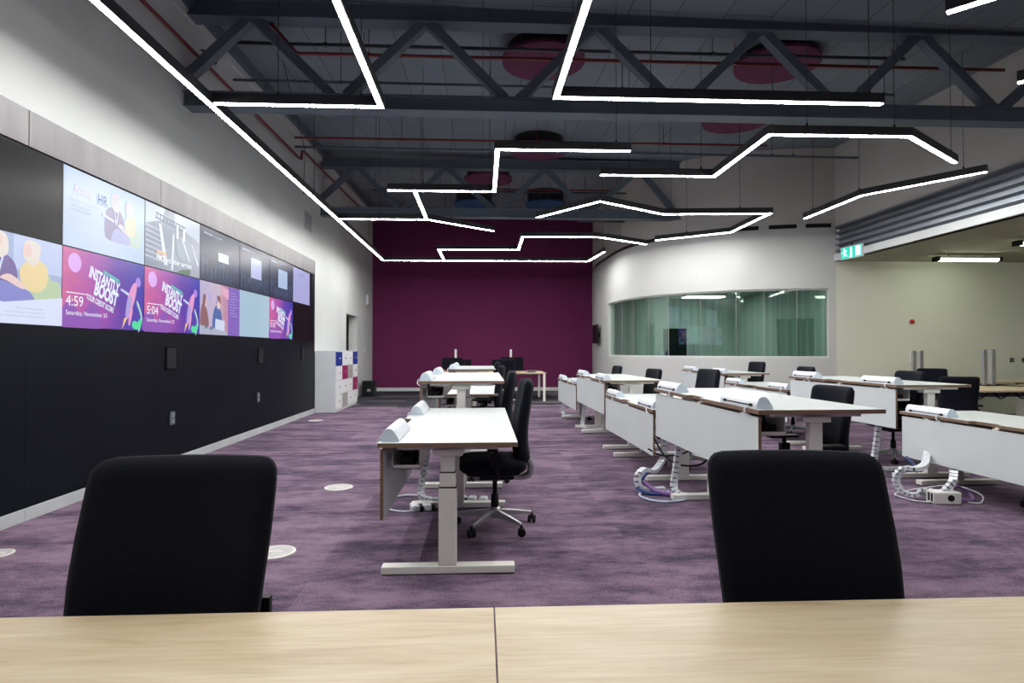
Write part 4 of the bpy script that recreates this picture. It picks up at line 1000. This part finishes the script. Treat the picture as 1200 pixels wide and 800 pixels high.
# small dark cabinet
r = empty('mini_fridge', (-3.27, 17.35, 0), 0, 'small dark green box cabinet on the floor beside the doorway', 'cabinet')
MB().box(-.2, .15, 0, .4, .01, .44).build('body', M_boxg, r, bevel=.008); MB().box(-.19, .14, -.016, 0, .02, .43).build('door', M_boxg, r, bevel=.004); MB().box(-.05,.05,-.02,-.016,.14,.21).build('label_plate', M_lockg, r)

# ------------------------------------------------------------------ foreground oak table
for k, (x0, x1, lb) in enumerate(((-2.2, .0245, 'light oak table in the foreground, left of the seam'), (.0275, 2.3, 'light oak table in the foreground, right of the seam'))):
    r = empty('oak_table', ((x0+x1)/2, .97, 0), -.012*0, lb, 'table', None); cx = (x0+x1)/2; hw = (x1-x0)/2
    o = MB().box(-hw, hw, -.40, .41, .712, .74).build('tabletop', M_oak, r, bevel=.0015)
    for s in (-1, 1):
        for t in (-1, 1): MB().box(s*(hw-.10)-.03, s*(hw-.10)+.03, t*.32-.03, t*.32+.03, 0, .712).build('leg', M_leg, r)
    MB().box(-hw+.1, hw-.1, -.02, .02, .66, .711).build('crossbeam', M_leg, r)

# ------------------------------------------------------------------ far bench with monitors
r = empty('oak_bench', (-.2, 15.45, 0), 0, 'oak-topped bench with white legs before the purple wall', 'bench')
MB().box(-.95, 1.84, 0, 1.5, .715, .74).build('tabletop', M_oak, r)
for x in (-.90, 1.79):
    for y in (.03, 1.47):
        MB().box(x-.03, x+.03, y-.03, y+.03, 0, .715).build('leg', M_leg, r)
MB().box(-.88, 1.75, .72, .78, .66, .714).build('crossbeam', M_leg, r)
def monitor(x, y, z, wd, h, rz, label):
    r = empty('monitor', (x, y, z), rz, label, 'monitor')
    MB().box(-wd/2, wd/2, -.02, .02, .02, h).build('casing', M_clad, r, bevel=.006)
    MB().box(-wd/2+.01, wd/2-.01, .02, .024, .03, h-.01).build('screen', M_off, r)
    MB().box(-.03, .03, -.05, -.02, h*.35, h*.7).build('arm_joint', M_black, r)
    MB().box(-.025, .025, -.06, -.03, -(z-.742), h*.5).build('stand', M_black, r); MB().box(-.1,.1,-.12,.06,-(z-.742),-(z-.742)+.015).build('foot', M_black, r)
monitor(-.83, 16.2, .80, .55, .32, 0, 'black monitor on the far bench, left one')
monitor(-.52, 16.55, .80, .40, .27, .25, 'black monitor tucked behind the left one on the far bench')
monitor(.78, 16.0, .74+.02, .60, .38, 0, 'large black monitor on the far bench, right one')
monitor(.42, 16.4, .80, .35, .27, -.3, 'black monitor tucked behind the right one on the far bench')
for k, x in enumerate((-.76, .78)):
    r = empty('monitor_post', (x, 16.75, .741), 0, 'pale aluminium post rising behind the ' + ('left', 'right') + ' far monitor' if False else 'pale aluminium post rising behind the %s far monitor' % ('left', 'right')[k], 'post')
    MB().box(-.03,.03,-.03,.03,.01,.60).build('post', M_beam, r, bevel=.004); MB().box(-.08,.08,-.08,.08,0,.012).build('base', M_alu, r); MB().box(-.032,.032,-.032,.032,.60,.61).build('cap', M_alu, r)
r = empty('desk_power_strip', (1.28, 15.75, .741), 0, 'small grey socket strip on the far bench', 'socket'); MB().box(-.14,.14,-.04,.04,0,.05).build('body', M_alu, r); MB().box(-.10,.10,-.042,-.04,.012,.038).build('outlets', M_black, r)

# wall monitor on the curved wall
r = empty('wall_monitor', (3.36, 17.6, 1.78), .0, 'black monitor mounted on the curved wall beside the purple wall', 'monitor')
MB().box(-.05, -.01, -.35, .35, -.26, .30).build('casing', M_black, r, bevel=.01); MB().box(-.056, -.05, -.32, .32, -.23, .27).build('screen', M_off, r); MB().box(-.01, .12, -.08, .08, -.08, .08).build('bracket', M_black, r)

# ------------------------------------------------------------------ oak benches under the low ceiling
def bench(x0, x1, y0, y1, label, posts, legs):
    r = empty('oak_bench', (x0, y0, 0), 0, label, 'bench'); L_ = x1-x0; D = y1-y0
    MB().box(0, L_, 0, D, .715, .74).build('tabletop', M_oak, r)
    for x, y in legs:
        MB().box(x-x0-.06, x-x0+.06, y-y0-.04, y-y0+.04, .045, .715).box(x-x0-.07, x-x0+.07, y-y0-.3, y-y0+.3, 0, .045).build('leg', M_leg, r, bevel=.004)
    MB().box(.2, L_-.2, D/2-.1, D/2+.1, .60, .606).box(.2, L_-.2, D/2-.1, D/2-.096, .60, .68).build('cable_tray', M_steel, r)
    b = MB()
    for k in range(5): b.tube(smooth_path([(.3+k*.35,D/2-.14,.69),(.4+k*.35,D/2-.16,.58),(.52+k*.35,D/2-.14,.62),(.6+k*.35,D/2-.13,.69)]), .010, 6)
    b.build('cable_bunch', M_black, r)
bench(6.55, 10.4, 8.35, 9.75, 'oak-topped bench at the right edge under the low ceiling', None, [(7.0,9.0),(8.95,8.45),(10.2,9.4)])
bench(7.4, 10.6, 10.7, 11.7, 'farther oak-topped bench by the pale olive wall', None, [(7.6,11.1),(10.4,11.1)])
for k, (x, y, h, lb) in enumerate(((8.36, 9.5, .60, 'twin grey aluminium post on the bench at the right edge'), (8.42, 11.2, .58, 'twin grey aluminium post on the farther bench by the olive wall'))):
    r = empty('monitor_post', (x, y, .741), 0, lb, 'post')
    for s in (-1, 1): MB().box(s*.075-.028, s*.075+.028, -.03, .03, .012, h).build('upright', M_alu, r, bevel=.004)
    MB().box(-.045,.045,-.012,.012,.03,h-.03).build('infill', M_beam, r); MB().box(-.14,.14,-.08,.08,0,.012).build('base', M_black, r)
for k, x in enumerate((8.9, 9.15)):
    r = empty('socket_pod', (x, 9.0, .741), 0, 'grey socket pod on the oak bench, %s' % ('left of two', 'right of two')[k], 'socket'); MB().prism([(-.06,0),(.06,0),(.03,.06),(-.03,.06)], 'y', 0, .16).build('body', M_lockg, r); MB().box(-.02,.02,-.004,0,.015,.04).build('outlet', M_black, r)
o = MB().tube(smooth_path([(8.40,9.4,.755),(8.6,9.2,.752),(8.75,9.1,.752),(8.85,9.05,.76)]), .010, 6).build('desk_cable', M_black, None, smooth=True); tag(o, 'black cable lying across the oak bench top', 'cable')

for x, y, z, lb in ((-3.42, 7.72, 5.02, 'small black spotlight on the left wall behind the nearest truss'), (-3.35, 14.9, 4.75, 'small black spotlight on the left wall beyond the second truss')):
    r = empty('wall_spotlight', (x, y, z), 0, lb, 'light')
    MB().lathe([(.03,-.05),(.045,.0),(.045,.07),(.02,.09)], seg=16).build('lamp_head', M_black, r); MB().bar((0,0,.07), (XL-x,0,.12), .02, .02).build('bracket', M_black, r)
